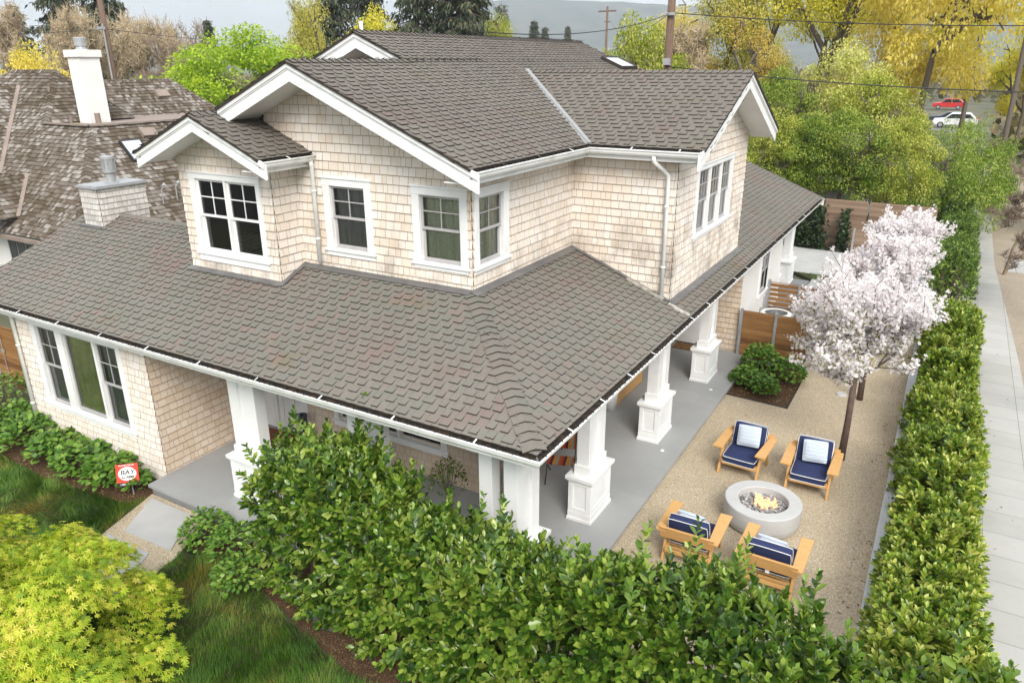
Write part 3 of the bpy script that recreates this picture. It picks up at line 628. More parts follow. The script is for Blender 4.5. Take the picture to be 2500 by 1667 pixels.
f = fRt(-2.55); shingle_wall("shingle_wall", f, [(2.9,.2),(12.1,.2),(12.1,2.9),(2.9,2.9)], house, [], 'wallp', 35)
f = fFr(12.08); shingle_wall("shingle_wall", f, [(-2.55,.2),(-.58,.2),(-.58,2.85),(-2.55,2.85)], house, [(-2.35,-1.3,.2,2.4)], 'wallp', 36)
mb = MB(); mb.box(-2.35,-2.25,.25,2.4,-.05,.03,0,f); mb.box(-1.4,-1.3,.25,2.4,-.05,.03,0,f); mb.box(-2.25,-1.4,2.28,2.4,-.05,.03,0,f); mb.build("door_surround", MAT['white'], house)
mb = MB(); mb.box(-2.25,-1.4,.27,2.28,-.07,-.02,0,f); mb.box(-2.12,-1.53,.4,1.0,-.02,-.012,0,f); mb.box(-2.12,-1.53,1.1,2.15,-.02,-.012,0,f); mb.build("side_door", MAT['white'], house)
mb = MB(); mb.box(-2.25,-1.4,.25,.27,-.07,.02,0,f); mb.build("threshold", MAT['iron'], house)
f = fRt(-.58); hq = window(f, (14.0,15.2,1.1,2.62), [(14.12,15.08,1.25,2.5,'dh')], 'sash', True, 'curtain2')
mb = MB()
for a,b,c,d in ((12.08,14.12,0,2.92),(15.08,17.0,0,2.92),(14.12,15.08,0,1.25),(14.12,15.08,2.5,2.92)): mb.box(a,b,c,d,-.12,0,0,f)
mb.box(-2.6,-.70,16.9,17.0,0,2.92); mb.box(-2.72,-2.6,16.9,20.2,.0,3.9); mb.build("stucco_wall", MAT['stucco'], house)
mb = MB(); mb.box(14.95,15.15,.55,1.0,0,.11,0,f); mb.box(14.55,14.63,.5,.78,0,.05,0,f); mb.build("meter_box", MAT['galv'], house)
# porch floor
mb = MB(); mb.prism([(-8.19,.11),(-.1,.11),(-.1,12.09),(-2.55,12.09),(-2.55,2.9),(-8.19,2.9)], .19, .25, 0, msides=0); mb.prism([(-8.16,.16),(-.15,.16),(-.15,12.05),(-2.55,12.05),(-2.55,2.9),(-8.16,2.9)], .0, .19, 1)
mb.box(-2.6,-.1,16.6,20.2,.1,.25,1)
mb.build("porch_floor", [MAT['porch'], MAT['riser']], house)
# columns
def column(cx, cy, along, label=None, parts=True):
    """boxed plinth with a cap and a twin post shaft; along = 'x' or 'y' is the long side"""
    lw, sw = .413, .206; a = (lambda l0,l1,s0,s1,z0,z1: (cx+l0,cx+l1,cy+s0,cy+s1,z0,z1)) if along == 'x' else (lambda l0,l1,s0,s1,z0,z1: (cx+s0,cx+s1,cy+l0,cy+l1,z0,z1))
    c_ = MB(); B = lambda m_, *q: m_.box(*a(*q))
    B(c_,-lw+.015,lw-.015,-sw+.015,sw-.015,.25,1.03)
    B(c_,-lw-.004,lw+.004,-sw-.004,sw+.004,.25,.42); B(c_,-lw-.02,lw+.02,-sw-.02,sw+.02,.25,.31)
    for e in (-1,1):
        w0,w1 = (sw-.015, sw) if e > 0 else (-sw, -sw+.015)
        B(c_,-lw,lw,w0,w1,.93,1.03); B(c_,-lw,-lw+.1,w0,w1,.42,.93); B(c_,lw-.1,lw,w0,w1,.42,.93); B(c_,-lw+.1,lw-.1,w0,w1,.42,.50)
        l0,l1 = (lw-.015, lw) if e > 0 else (-lw, -lw+.015)
        B(c_,l0,l1,-sw+.016,sw-.016,.93,1.03); B(c_,l0,l1,-sw+.016,-sw+.09,.42,.93); B(c_,l0,l1,sw-.09,sw-.016,.42,.93); B(c_,l0,l1,-sw+.09,sw-.09,.42,.50)
    root = c_.build("porch_column", MAT['white'], house, bevel=.005)
    m2 = MB(); B(m2,-lw-.045,lw+.045,-sw-.045,sw+.045,1.03,1.09); B(m2,-lw-.025,lw+.025,-sw-.025,sw+.025,1.0,1.03); m2.build("plinth_cap", MAT['white'], root, bevel=.005)
    m3 = MB(); B(m3,-.34,.34,-.14,.14,1.09,1.27); B(m3,-.315,-.10,-.11,.11,1.27,2.62); B(m3,.10,.315,-.11,.11,1.27,2.62); B(m3,-.10,.10,-.06,.06,1.27,2.62); m3.build("shaft", MAT['white'], root, bevel=.004)
column(-6.07,.86,'x'); column(-3.40,.86,'x')
for y in (3.39,6.62,10.07): column(-.842,y,'y')
for y in (17.1,19.6): column(-.842,y,'y')
# corner column: three posts on an L plinth
mb = MB(); mb.box(-1.40,-.635,.635,1.05,.25,1.03); mb.box(-1.05,-.635,1.05,1.43,.25,1.03); mb.box(-1.42,-.615,.615,1.07,.25,.42); mb.box(-1.07,-.615,1.07,1.45,.25,.42)
cc_ = mb.build("porch_column", MAT['white'], house, bevel=.005); mb = MB(); mb.prism([(-1.45,.59),(-.59,.59),(-.59,1.48),(-1.1,1.48),(-1.1,1.1),(-1.45,1.1)], 1.03, 1.09); mb.build("plinth_cap", MAT['white'], cc_)
mb = MB(); mb.box(-1.34,-1.13,.74,.95,1.09,2.62); mb.box(-.945,-.735,.741,.951,1.09,2.62); mb.box(-.944,-.734,1.16,1.37,1.09,2.62); mb.box(-.91,-.77,.951,1.16,1.09,2.62); mb.build("shaft", MAT['white'], cc_, bevel=.004)
for x,y in ((-.45,6.0),(-.45,9.35)):
    mb = MB(); mb.lathe([(.0,.012),(.035,.012),(.04,0)], 12, 0, (x,y,.25)); mb.build("floor_light", MAT['white'], house)
# downspouts
def spout(pts, r=.038): 
    mb = MB(); mb.tube(pts, r, 10); p = Vector(pts[-2]); q = Vector(pts[-1])
    for t in (.25,.75): mb.lathe([(r,-.02),(r+.006,-.02),(r+.006,.02),(r,.02)], 10, 0, tuple(p.lerp(q,t)))
    return mb.build("downspout", MAT['gutter'], house, smooth=True)
spout([(-.86,YG+.07,5.95),(-.86,YG+.09,5.86),(-.76,YJ-.12,5.68),(-.70,YJ-.07,5.60),(-.68,YJ-.07,3.42)])
spout([(-5.66,D0-.10,5.93),(-5.68,D0-.07,5.85),(-5.70,D0-.07,4.22)]); spout([(-12.40,.10,3.0),(-12.42,.2,2.9),(-12.42,YL-.06,2.72),(-12.40,YL-.07,.12)])
# flashing
mb = MB()
def fl(a, b, wd, up): mb.beam(a, b, wd, .012, 0, up, .006)
yq = D0-.07; fl((XB1,yq,zF(yq)+.02), (-D0+.0,yq,zF(yq)+.02), .13, (0,-S1,1)); xq = -D0+.07; fl((xq,D0-.1,zR(xq)+.02), (xq,YJ,zR(xq)+.02), .15, (S1,0,1))
yq = YJ-.05; fl((-D0,yq,zR(-D0)+.025), (XM,yq,zR(XM)+.025), .10, (S1,0,1)); xq = XM+.07; fl((xq,YJ-.06,zR(xq)+.02), (xq,YN+.05,zR(xq)+.02), .14, (S1,0,1))
yq = YB-.06; fl((XB0-.05,yq,zF(yq)+.022), (XB1+.06,yq,zF(yq)+.022), .13, (0,-S1,1)); fl((XB1+.05,YB-.1,zF(YB-.1)+.024), (XB1+.05,D0,zF(D0)+.024), .10, (0,-S1,1))
mb.build("flashing", MAT['flash'], house)
mb = MB(); mb.box(-12.93,-12.16,2.50,2.63,zF(2.56)-.02,zF(2.56)+.03); mb.build("flashing", MAT['flash'], house)
mb = MB(); q0, q1 = Vector((-1.35,YJ-.10,zR(-1.35)+.03)), Vector((-.62,YJ-.12,zR(-.62)+.03)); mb.beam(q0, q1, .06, .04, 0, (S1,0,1)); q2 = Vector((-.5,YJ-.18,zR(-.5)+.03)); q3 = Vector((-.1,YJ-.16,zR(-.1)+.02)); mb.beam(q2, q3, .09, .03, 0, (S1,0,1))
mb.build("water_diverter", rmat("dirty_diverter", [(.14,.11,.08),(.36,.34,.30),(.52,.50,.47)], .7, scale=7, wn=1.2), house)
# shingled chimney on the left roof
mb = MB(); f1 = fFr(2.63); f2 = fRt(-12.22)
tiles(mb, f1, [(-12.87,4.05),(-12.22,4.05),(-12.22,4.96),(-12.87,4.96)], .125, .11, 'wall', seed=41); tiles(mb, f2, [(2.63,3.9),(3.76,3.9),(3.76,4.96),(2.63,4.96)], .125, .11, 'wall', seed=42)
mb.box(-12.87,-12.222,2.632,3.76,3.6,4.955,2)
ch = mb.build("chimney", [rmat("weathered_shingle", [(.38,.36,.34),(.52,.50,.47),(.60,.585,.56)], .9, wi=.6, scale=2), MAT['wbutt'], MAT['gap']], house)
mb = MB(); mb.box(-12.93,-12.16,2.57,3.82,4.95,4.985); mb.box(-12.90,-12.19,2.60,3.79,4.985,5.01); mb.build("chimney_cap", MAT['galv'], ch)
mb = MB(); mb.lathe([(.15,0),(.15,.02),(.10,.03),(.10,.20),(.145,.22),(.145,.28),(.13,.28),(.13,.50),(.145,.5),(.145,.56),(.0,.58)], 20, 0, (-12.55,3.2,5.01))
for k in range(10): t = 2*math.pi*k/10; mb.box(-12.55+.137*math.cos(t)-.008,-12.55+.137*math.cos(t)+.008,3.2+.137*math.sin(t)-.008,3.2+.137*math.sin(t)+.008,5.29,5.51)
mb.build("flue", MAT['galv'], ch, smooth=False)
# skylight and vent on the main slope
fs = frame((-5.15,0,zU(-5.15)), (0,1,0), (-1,0,S2)); mb = MB()
for q in ((13.66,14.78,-.36,-.30),(13.66,14.78,.30,.36),(13.66,13.72,-.30,.30),(14.72,14.78,-.30,.30)): mb.box(*q,-.02,.09,0,fs)
sk = mb.build("skylight", MAT['deck'], house); mb = MB(); mb.box(13.70,14.74,-.32,.32,.06,.075,0,fs); mb.build("pane", rmat("skylight_glass", (.50,.54,.58), .12, scale=1), sk)
mb = MB(); mb.tube([(-6.66,5.1,8.0),(-6.66,5.1,8.2)], .04); mb.build("vent_pipe", MAT['stucco'], house)
# ------------------------------------------------------------ ground, paths
def struct(o): o['kind'] = 'structure'; return o
mb = MB(); mb.face([(-3500,-3500,-.02),(3500,-3500,-.02),(3500,3500,-.02),(-3500,3500,-.02)]); struct(mb.build("ground", MAT['ground']))
def sheet(name, poly, z, m, z0=None):
    mb = MB(); mb.prism(ccw(poly), (z-.03 if z0 is None else z0), z, 0); return struct(mb.build(name, m))
sheet("lawn", [(-22,-14),(2.5,-14),(2.5,.0),(-8.2,.14),(-8.2,.52),(-22,.52)], .03, MAT['soil'], -.01)
sheet("flower_bed", [(-12.9,-.42),(-10.5,-.55),(-8.3,-.35),(-8.05,.10),(-8.2,.52),(-12.9,.52)], .042, MAT['mulch'], 0)
sheet("flower_bed", [(-6.35,-.62),(-4.9,-.55),(-3.3,-1.0),(-2.2,-1.25),(-.6,-1.45),(3.4,-1.5),(3.4,.1),(-6.0,.1)], .042, MAT['mulch'], 0)
sheet("gravel_patio", [(-.14,-.2),(3.5,-.6),(3.5,15.6),(1.27,15.6),(1.27,9.44),(-.14,9.54)], .13, MAT['gravel'], 0)
sheet("flower_bed", [(-.14,9.56),(1.26,9.46),(1.26,11.9),(-.14,11.9)], .136, MAT['mulch'], 0)
mb = MB(); mb.beam((-.12,9.55,.125),(1.27,9.45,.125), .02, .05); mb.beam((1.27,9.45,.125),(1.27,11.9,.125), .02, .05); tag(mb.build("bed_edging", MAT['iron']), "thin dark steel edging strip round the side flower bed", "edging")
sheet("side_yard", [(-.56,11.9),(1.27,11.9),(1.27,20.9),(-.1,20.9),(-.1,16.6),(-.56,16.6)], .10, MAT['conc'], 0)
sheet("rear_lawn", [(-.1,20.9),(1.0,18.6),(3.4,15.6),(3.4,21.6),(-.9,21.75)], .12, MAT['soil'], 0)
sheet("driveway", [(-9,21.75),(3.6,21.75),(3.6,25.6),(-9,26.4)], .10, MAT['conc'], 0)
sheet("path", [(-.1,18.9),(1.1,18.9),(1.1,20.8),(-.1,20.8)], .16, MAT['conc'], 0)
sheet("pavement", [(4.58,-14.3),(6.04,-14.3),(6.04,8),(5.94,16),(5.62,27),(5.7,40),(5.8,60),(4.3,60),(4.24,40),(4.16,27),(4.48,16),(4.58,8)], .02, MAT['walk'], -.01)
sheet("planting_strip", [(5.6,-14),(9.6,-14),(9.6,60),(5.6,60)], .006, MAT['strip'], -.01)
sheet("footpath", [(6.03,12.3),(9.6,12.9),(9.6,14.9),(6.03,14.3)], .025, MAT['conc'], -.01)
sheet("footpath", [(6.03,26.0),(9.6,26.2),(9.6,28.4),(6.03,28.0)], .025, MAT['conc'], -.01)
sheet("road", [(9.7,-60),(18,-60),(18,260),(9.7,260)], .0, rmat("asphalt", (.05,.05,.052), .9, scale=6), -.01)
sheet("road", [(-120,99),(9.6,93),(9.6,101),(-120,107)], .004, rmat("pale_asphalt", (.16,.155,.15), .9, scale=6), -.01)
sheet("road", [(-120,-24),(9.6,-24),(9.6,-13.5),(-120,-13.5)], .004, bpy.data.materials['asphalt'], -.01)
# stepping slabs of the front path
for k,poly in enumerate([[(-8.04,.04),(-6.95,.04),(-6.35,-.80),(-7.52,-.84)], [(-7.70,-1.02),(-6.60,-1.02),(-6.1,-1.95),(-7.2,-2.0)]]):
    mb = MB(); mb.prism(ccw(poly), .0, .06, 0); o = mb.build("paving_slab", MAT['conc'], bevel=.006)
    tag(o, ["large pale concrete slab at the foot of the porch step", "second pale concrete slab half under the yellow maple"][k], "slab", "stepping slabs of the front path")
sheet("gravel_joint", [(-8.16,.14),(-6.75,.14),(-6.15,-.80),(-5.95,-2.1),(-7.35,-2.1),(-7.8,-1.0)], .046, MAT['gravel'], 0)
tag((lambda mb: (mb.box(3.5,3.68,-1.6,15.2,0,.55), mb.build("garden_wall", MAT['wallc'], bevel=.008))[1])(MB()), "low grey concrete wall along the roadside hedge, gravel patio side", "wall")
tag((lambda mb: (mb.box(3.5,3.68,16.6,22.6,0,.6), mb.build("garden_wall", MAT['wallc'], bevel=.008))[-1])(MB()), "grey concrete wall stepping up behind the blossom trees by the driveway", "wall")
mb = MB(); mb.lathe([(0,.03),(.10,.03),(.125,.0)], 24, 0, (2.22,10.86,.13), 1.0, 1.0); tag(mb.build("drain_cover", MAT['pit']), "small round pale drain lid lying in the gravel", "drain cover")
mb = MB(); mb.lathe([(0,.14),(.10,.13),(.19,.07),(.2,0)], 14, 0, (-3.0,-.72,.04), 1.25, .8); o = mb.build("rock", rmat("grey_rock", (.10,.10,.11), .9, scale=8, bmp=.8, bscale=12), smooth=True); tag(o, "dark grey rock at the foot of the front hedge", "rock")
# ------------------------------------------------------------ fences
def screen(name, p0, p1, z0, z1, npost, mat, label, gap=.012, bh=.14, group=None, cat="fence", postmat='galv', th=.03, side=1):
    p0, p1 = Vector((*p0,0)), Vector((*p1,0)); d = (p1-p0); Ln = d.length; d.normalize(); f_ = frame(p0, d, (0,0,1))
    root = empty(name, (p0+p1)/2 + Vector((0,0,z0)), label, cat, group)
    n = max(1, npost-1)
    for i in range(n):
        a, b = Ln*i/n+.04, Ln*(i+1)/n-.04; mb = MB(); z = z0+.03; R = random.Random(i+len(label))
        while z < z1-.01:
            h_ = min(bh, z1-z); mb.box(a, b, z, z+h_-gap, -th/2+R.uniform(-.002,.002), th/2, 0, f_); z += bh
        mb.build("board_panel", MAT[mat], root)
    if postmat:
        for i in range(npost):
            c_ = Ln*i/n; mb = MB(); mb.box(c_-.035, c_+.035, z0-.02, z1+.03, -.035, .035, 0, f_); mb.build("post", MAT[postmat], root)
    return root
screen("slat_fence", (-.50,11.98), (1.22,11.98), .13, 1.47, 3, 'fence', "stained slat screen with steel posts behind the side flower bed", .012)
screen("slat_fence", (1.25,12.06), (1.25,15.2), .13, 1.45, 3, 'fence', "stained slat screen running back beside the gravel by the blossom trees", .012)
screen("slat_fence", (-.50,15.2), (1.2,15.2), .13, 1.45, 3, 'fence', "open slat screen on the far side of the air conditioner", .045)
screen("board_fence", (-9,27.0), (3.4,26.4), .05, 2.12, 6, 'fence2', "tall weathered redwood board fence across the end of the driveway", .006, .115, postmat=None)
screen("slat_fence", (.62,25.35), (2.7,25.35), .1, 1.2, 3, 'fence2', "low pale slat screen standing in front of the tall redwood fence", .01, .12)
screen("board_fence", (-19.5,1.55), (-12.55,1.55), 0, 1.62, 5, 'fence', "stained board fence and gate left of the house", .006, .13)
mb = MB(); mb.tube([(-15.55,1.5,.1),(-15.55,1.5,1.6)], .01); mb.box(-15.62,-15.5,1.49,1.52,.95,1.02); tag(mb.build("gate_latch", MAT['galv']), "metal drop rod and latch on the left side gate", "latch")
# ------------------------------------------------------------ air conditioner
ac = empty("air_conditioner", (.14,13.15,.1), "round topped air conditioning unit behind the slat screen", "air conditioner")
mb = MB(); mb.box(-.28,.56,12.72,13.56,.1,1.08); mb.build("casing", MAT['galv'], ac, bevel=.05)
mb = MB(); mb.lathe([(.40,0),(.40,.07),(.37,.09),(.30,.09),(.30,.06)], 32, 0, (.14,13.14,1.075)); mb.build("top_ring", MAT['stucco'], ac, smooth=False)
mb = MB(); mb.lathe([(.30,.055),(.0,.055)], 32, 0, (.14,13.14,1.075))
mb.build("fan_opening", MAT['iron'], ac); mb = MB()
for r in (.06,.12,.18,.24,.29):
    mb.tube([(.14+r*math.cos(t*.2618), 13.14+r*math.sin(t*.2618), 1.15) for t in range(25)], .005, 5)
for t in range(8): mb.tube([(.14,13.14,1.155),(.14+.3*math.cos(t*math.pi/4),13.14+.3*math.sin(t*math.pi/4),1.155)], .005, 5)
mb.build("fan_guard", MAT['galv'], ac)
# ------------------------------------------------------------ porch things
def pot(name, x, y, z, prof, m, label, cat):
    mb = MB(); mb.lathe(prof, 24, 0, (x,y,z)); return tag(mb.build(name, m, smooth=True), label, cat)
pot("umbrella_stand", -6.80, 2.66, .25, [(.0,.0),(.10,.0),(.105,.6),(.115,.62),(.115,.66),(.095,.66),(.09,.1),(0,.1)], rmat("blue_glaze", [(.01,.012,.02),(.02,.03,.07),(.18,.2,.24)], .25, scale=25, wn=1.6), "dark blue patterned tall pot beside the front door", "pot")
pot("white_pot", -2.1, 7.25, .25, [(0,0),(.13,0),(.155,.34),(.165,.40),(.145,.40),(.13,.05),(0,.05)], MAT['white'], "white tapered pot beside the orange porch bench", "pot")
bn = empty("wooden_bench", (-2.27,8.2,.25), "orange brown wooden bench against the side wall of the porch", "bench")
mb = MB(); mb.box(-2.5,-2.02,7.45,8.98,.62,.66); mb.build("seat", MAT['wood'], bn, bevel=.005)
mb = MB()
for k in range(19): y0 = 7.5+k*.078; mb.box(-2.06,-2.03,y0,y0+.072,.30,.60)
mb.box(-2.07,-2.025,7.45,8.98,.58,.62); mb.box(-2.07,-2.025,7.45,8.98,.27,.32); mb.build("front_panel", MAT['wood'], bn)
for y0 in (7.45,8.92):
    mb = MB(); mb.box(-2.08,-2.02,y0,y0+.06,.25,.62); mb.build("leg", MAT['wood'], bn)
    mb = MB(); mb.box(-2.5,-2.44,y0,y0+.06,.25,1.05); mb.build("leg", MAT['wood'], bn)
mb = MB(); mb.box(-2.5,-2.46,7.5,8.93,.75,1.05); mb.build("backrest", MAT['wood'], bn)
mb = MB(); mb.box(-2.15,-1.45,11.55,12.0,.25,.272); tag(mb.build("doormat", rmat("coir", [(.10,.05,.015),(.28,.16,.05)], 1.0, scale=14, wn=1.3, bmp=.8), bevel=.006), "brown coir doormat before the side porch door", "doormat")
mb = MB(); mb.box(-7.95,-6.85,2.2,2.82,.25,.27); tag(mb.build("doormat", rmat("red_mat", (.16,.05,.025), 1.0, scale=14, bmp=.6)), "reddish brown doormat before the front door", "doormat")
stripe = newmat("striped_fabric"); m_, nt_, b_ = stripe; sx_ = N(nt_, "ShaderNodeSeparateXYZ"); nt_.links.new(N(nt_, "ShaderNodeTexCoord").outputs["Object"], sx_.inputs[0])
fr_ = mathn(nt_, 'FRACT', mathn(nt_, 'MULTIPLY', sx_.outputs["X"], 4.2)); rr_ = ramp(nt_, fr_, [(.45,.06,.02),(.10,.015,.02),(.60,.26,.04),(.32,.34,.30),(.48,.12,.02)], [0,.22,.42,.66,.84])
[e for e in nt_.nodes if e.type == 'VALTORGB'][0].color_ramp.interpolation = 'CONSTANT'; nt_.links.new(rr_, b_.inputs["Base Color"]); b_.inputs["Roughness"].default_value = .95
LOCAL[0] = True
fc = empty("folding_chair", (-1.72,4.05,.25), "small striped fabric folding chair with thin black legs near the porch corner", "chair", "striped folding chairs in the porch", .35)
mb = MB(); mb.face([(-.24,-.22,.42),(.24,-.22,.42),(.24,.22,.36),(-.24,.22,.36)]); mb.face([(-.24,.22,.352),(.24,.22,.352),(.24,-.22,.412),(-.24,-.22,.412)]); mb.build("seat", m_, fc)
mb = MB(); mb.face([(-.24,.25,.5),(.24,.25,.5),(.24,.42,.85),(-.24,.42,.85)]); mb.face([(-.24,.43,.85),(.24,.43,.85),(.24,.26,.5),(-.24,.26,.5)]); mb.build("backrest", m_, fc)
for sx in (-.25,.25):
    mb = MB(); mb.tube([(sx,-.26,0),(sx,.44,.88)], .011); mb.build("leg", MAT['iron'], fc); mb = MB(); mb.tube([(sx*.92,.3,0),(sx*.92,-.22,.42)], .011); mb.build("leg", MAT['iron'], fc)
f2 = copy_tree(fc); f2.location = (-1.86,5.15,.25); f2.rotation_euler.z = -.5; f2['label'] = "striped fabric folding chair under the porch eave, the one nearer the bench"
LOCAL[0] = False
mb = MB(); mb.lathe([(.0,0),(.15,0),(.17,.06),(.12,.3),(.14,.8),(.17,1.2),(.12,1.5),(.09,1.6),(.12,1.75),(.08,1.9),(0,1.93)], 16, 0, (-1.75,2.5,.25)); tag(mb.build("garden_statue", MAT['iron'], smooth=True), "tall dark figure seen through the gap of the corner column", "statue")
# ------------------------------------------------------------ fire pit
fpx, fpy = 1.76, 4.70
fpit = empty("fire_pit", (fpx,fpy,.13), "round pale concrete fire pit in the middle of the gravel", "fire pit")
mb = MB(); mb.lathe([(.0,.0),(.55,0),(.60,.06),(.625,.15),(.63,.30),(.625,.42),(.61,.428),(.42,.428),(.405,.42),(.40,.28),(.0,.28)], 72, 0, (fpx,fpy,.13)); mb.build("bowl", MAT['pit'], fpit, smooth=False, bevel=.01)
sv, sf, ss = [], [], []; R = random.Random(3); mb = MB()
for k in range(330):
    r = .385*math.sqrt(R.random()); t = R.random()*6.283; s0 = R.uniform(.016,.029); b0 = len(mb.v); ph = R.random()*3
    zc = .13+.30+R.uniform(0,.022)
    for i in range(5):
        la = -math.pi/2+math.pi*i/4
        for j in range(7): lo = 6.283*j/7+ph; mb.v.append((fpx+r*math.cos(t)+s0*1.25*math.cos(la)*math.cos(lo), fpy+r*math.sin(t)+s0*math.cos(la)*math.sin(lo), zc+s0*.75*math.sin(la)))
    for i in range(4):
        for j in range(7): j2 = (j+1)%7; mb.f.append((b0+i*7+j,b0+i*7+j2,b0+i*7+7+j2,b0+i*7+7+j)); mb.m.append(0)
o = mb.build("lava_stones", rmat("lava_stone", [(.12,.118,.12),(.27,.265,.265),(.42,.41,.41)], .7, wi=1.0, scale=9), fpit, smooth=True); o['kind'] = 'stuff'
mf, ntf, bf = newmat("flame"); ntf.nodes.remove(bf); em = N(ntf, "ShaderNodeEmission"); tr = N(ntf, "ShaderNodeBsdfTransparent"); mxf = N(ntf, "ShaderNodeMixShader")
lw = N(ntf, "ShaderNodeLayerWeight"); lw.inputs[0].default_value = .35; ntf.links.new(ramp(ntf, lw.outputs["Facing"], [(1.0,.62,.32),(1.0,.30,.10)]), em.inputs[0]); em.inputs[1].default_value = 1.1
ntf.links.new(mathn(ntf, 'MULTIPLY', mathn(ntf, 'SUBTRACT', 1.0, lw.outputs["Facing"]), .85), mxf.inputs[0]); ntf.links.new(tr.outputs[0], mxf.inputs[1]); ntf.links.new(em.outputs[0], mxf.inputs[2]); ntf.links.new(mxf.outputs[0], ntf.nodes["Material Output"].inputs[0])
mb = MB()
for k in range(20):
    r = .14*math.sqrt(R.random()); t = R.random()*6.283; h = R.uniform(.05,.13)*(1.8-r*4) ; x, y = fpx+.02+r*math.cos(t)*1.2, fpy+.02+r*math.sin(t); n = 6
    pts = [(x+R.uniform(-.012,.012)*i, y+R.uniform(-.012,.012)*i, .44+h*i/n) for i in range(n+1)]
    mb.tube(pts, [.012+.016*math.sin(math.pi*min(1,(i+.8)/n))*(1-i/n)+.001 for i in range(n+1)], 7)
o = mb.build("flames", mf, smooth=True); tag(o, "small orange gas flame burning over the dark stones of the fire pit", "fire")
# ------------------------------------------------------------ lounge chairs
LOCAL[0] = True
def cushion(name, sx, sy, sz, parent, mat, loc=(0,0,0), rx=0, pip=True, puff=.02):
    """a boxed cushion with soft edges; piping is a thin tube round its upper and lower seams"""
    mb = MB(); n = 8; V = {}
    M_ = Matrix.Translation(loc) @ Matrix.Rotation(rx, 4, 'X')
    bm_v = []
    def Pt(a, b, c):
        e = (1-abs(a)**4)*(1-abs(b)**4); return M_ @ Vector((a*sx/2*(1-.03*abs(b)**6), b*sy/2*(1-.03*abs(a)**6), c*(sz/2) + c*puff*e))
    for c in (1,-1):
        g = [[Pt(-1+2*i/n, -1+2*j/n, c) for j in range(n+1)] for i in range(n+1)]
        for i in range(n):
            for j in range(n):
                q = [g[i][j],g[i+1][j],g[i+1][j+1],g[i][j+1]]; mb.face(q if c > 0 else q[::-1])
    ring = [(-1+2*i/n,-1) for i in range(n)] + [(1,-1+2*i/n) for i in range(n)] + [(1-2*i/n,1) for i in range(n)] + [(-1,1-2*i/n) for i in range(n)]
    for i in range(len(ring)):
        a, b = ring[i], ring[(i+1)%len(ring)]; mb.face([Pt(a[0],a[1],-1), Pt(b[0],b[1],-1), Pt(b[0],b[1],1), Pt(a[0],a[1],1)])
    o = mb.build(name, mat, parent, smooth=False, bevel=.012)
    if pip:
        m2 = MB()
        for c in (.93,-.93):
            pts = [Pt(a*1.005,b*1.005,c) for a,b in ring]; m2.tube(pts+[pts[0]], .0065, 6)
        m2.build("piping", MAT['piping'], o)
    return o
mpl, ntp, bp = newmat("woven_pillow"); sp_ = N(ntp, "ShaderNodeSeparateXYZ"); ntp.links.new(N(ntp, "ShaderNodeTexCoord").outputs["Generated"], sp_.inputs[0])
k1 = mathn(ntp, 'ADD', mathn(ntp, 'MULTIPLY', sp_.outputs["Y"], 6.0), mathn(ntp, 'MULTIPLY', noise(ntp, 9, 3), .8)); k2 = mathn(ntp, 'FRACT', k1)
cA = ramp(ntp, k2, [(.50,.57,.65),(.20,.30,.46),(.55,.60,.66),(.30,.41,.56),(.58,.62,.66)]); wv = noise(ntp, 120, 2); 
ntp.links.new(mixc(ntp, mathn(ntp,'MULTIPLY',wv,.55), cA, (.66,.69,.72)), bp.inputs["Base Color"]); bp.inputs["Roughness"].default_value = .95
CHAIR_LABELS = ["teak armchair with navy cushions facing the fire pit from the porch side, farther row left", "teak armchair with navy cushions in front of the blossom tree trunk", "teak armchair seen from behind, left one of the pair by the hedge", "teak armchair seen from behind, right one of the pair by the hedge"]
def make_chair():
    t = empty("lounge_chair", (0,0,0), CHAIR_LABELS[0], "armchair", "teak armchairs round the fire pit")
    # front is -y; arms run along y
    for sx in (-1,1):
        mb = MB(); xs = sx*.40; a = [(-.10,-.44),(.09,-.44),(.085,-.2),(.085,.30),(.08,.44),(-.07,.44)]
        mb.prism([(xs+sx*x,y) for x,y in (a if sx > 0 else a)], .545, .58); o = mb.build("armrest", MAT['wood'], t, bevel=.006)
        mb = MB(); mb.prism([(-.40,.0),(-.33,.0),(-.10,.545),(-.20,.545)], xs-.02-.045*sx, xs+.02-.045*sx, 0, frame((0,0,0),(0,1,0),(0,0,1))); mb.build("front_leg", MAT['wood'], t, bevel=.004)
        mb = MB(); mb.prism([(.42,.0),(.36,.0),(.10,.545),(.20,.545)], xs-.02-.045*sx, xs+.02-.045*sx, 0, frame((0,0,0),(0,1,0),(0,0,1))); mb.build("rear_leg", MAT['wood'], t, bevel=.004)
        mb = MB(); mb.beam((xs-.085*sx,-.36,.255),(xs-.085*sx,.40,.19), .035, .07); mb.build("side_rail", MAT['wood'], t, bevel=.004)
    mb = MB(); mb.beam((-.30,-.36,.25),(.30,-.36,.25), .035, .075); mb.build("front_rail", MAT['wood'], t, bevel=.004)
    mb = MB(); mb.beam((-.30,.38,.19),(.30,.38,.19), .035, .06); mb.build("rear_rail", MAT['wood'], t, bevel=.004)
    mb = MB(); fb = frame((0,.375,.42), (1,0,0), (0,.28,1)); mb.box(-.42,.42,.0,.22,-.018,.018,0,fb); mb.build("backrest", MAT['wood'], t, bevel=.006)
    mb = MB()
    for k in range(7): mb.box(-.30,.30,-.32+k*.1,-.26+k*.1,.245-.006*k,.26-.006*k)
    mb.build("slat", MAT['wood'], t)
    cushion("seat_cushion", .60, .66, .12, t, MAT['navy'], (0,-.06,.335), .05)
    cushion("back_cushion", .60, .56, .13, t, MAT['navy'], (0,.275,.545), math.radians(-108)+math.pi)
    mb = MB(); mb.box(-.03,.03,.345,.352,.33,.41); mb.build("care_tag", MAT['white'], t)
    return t
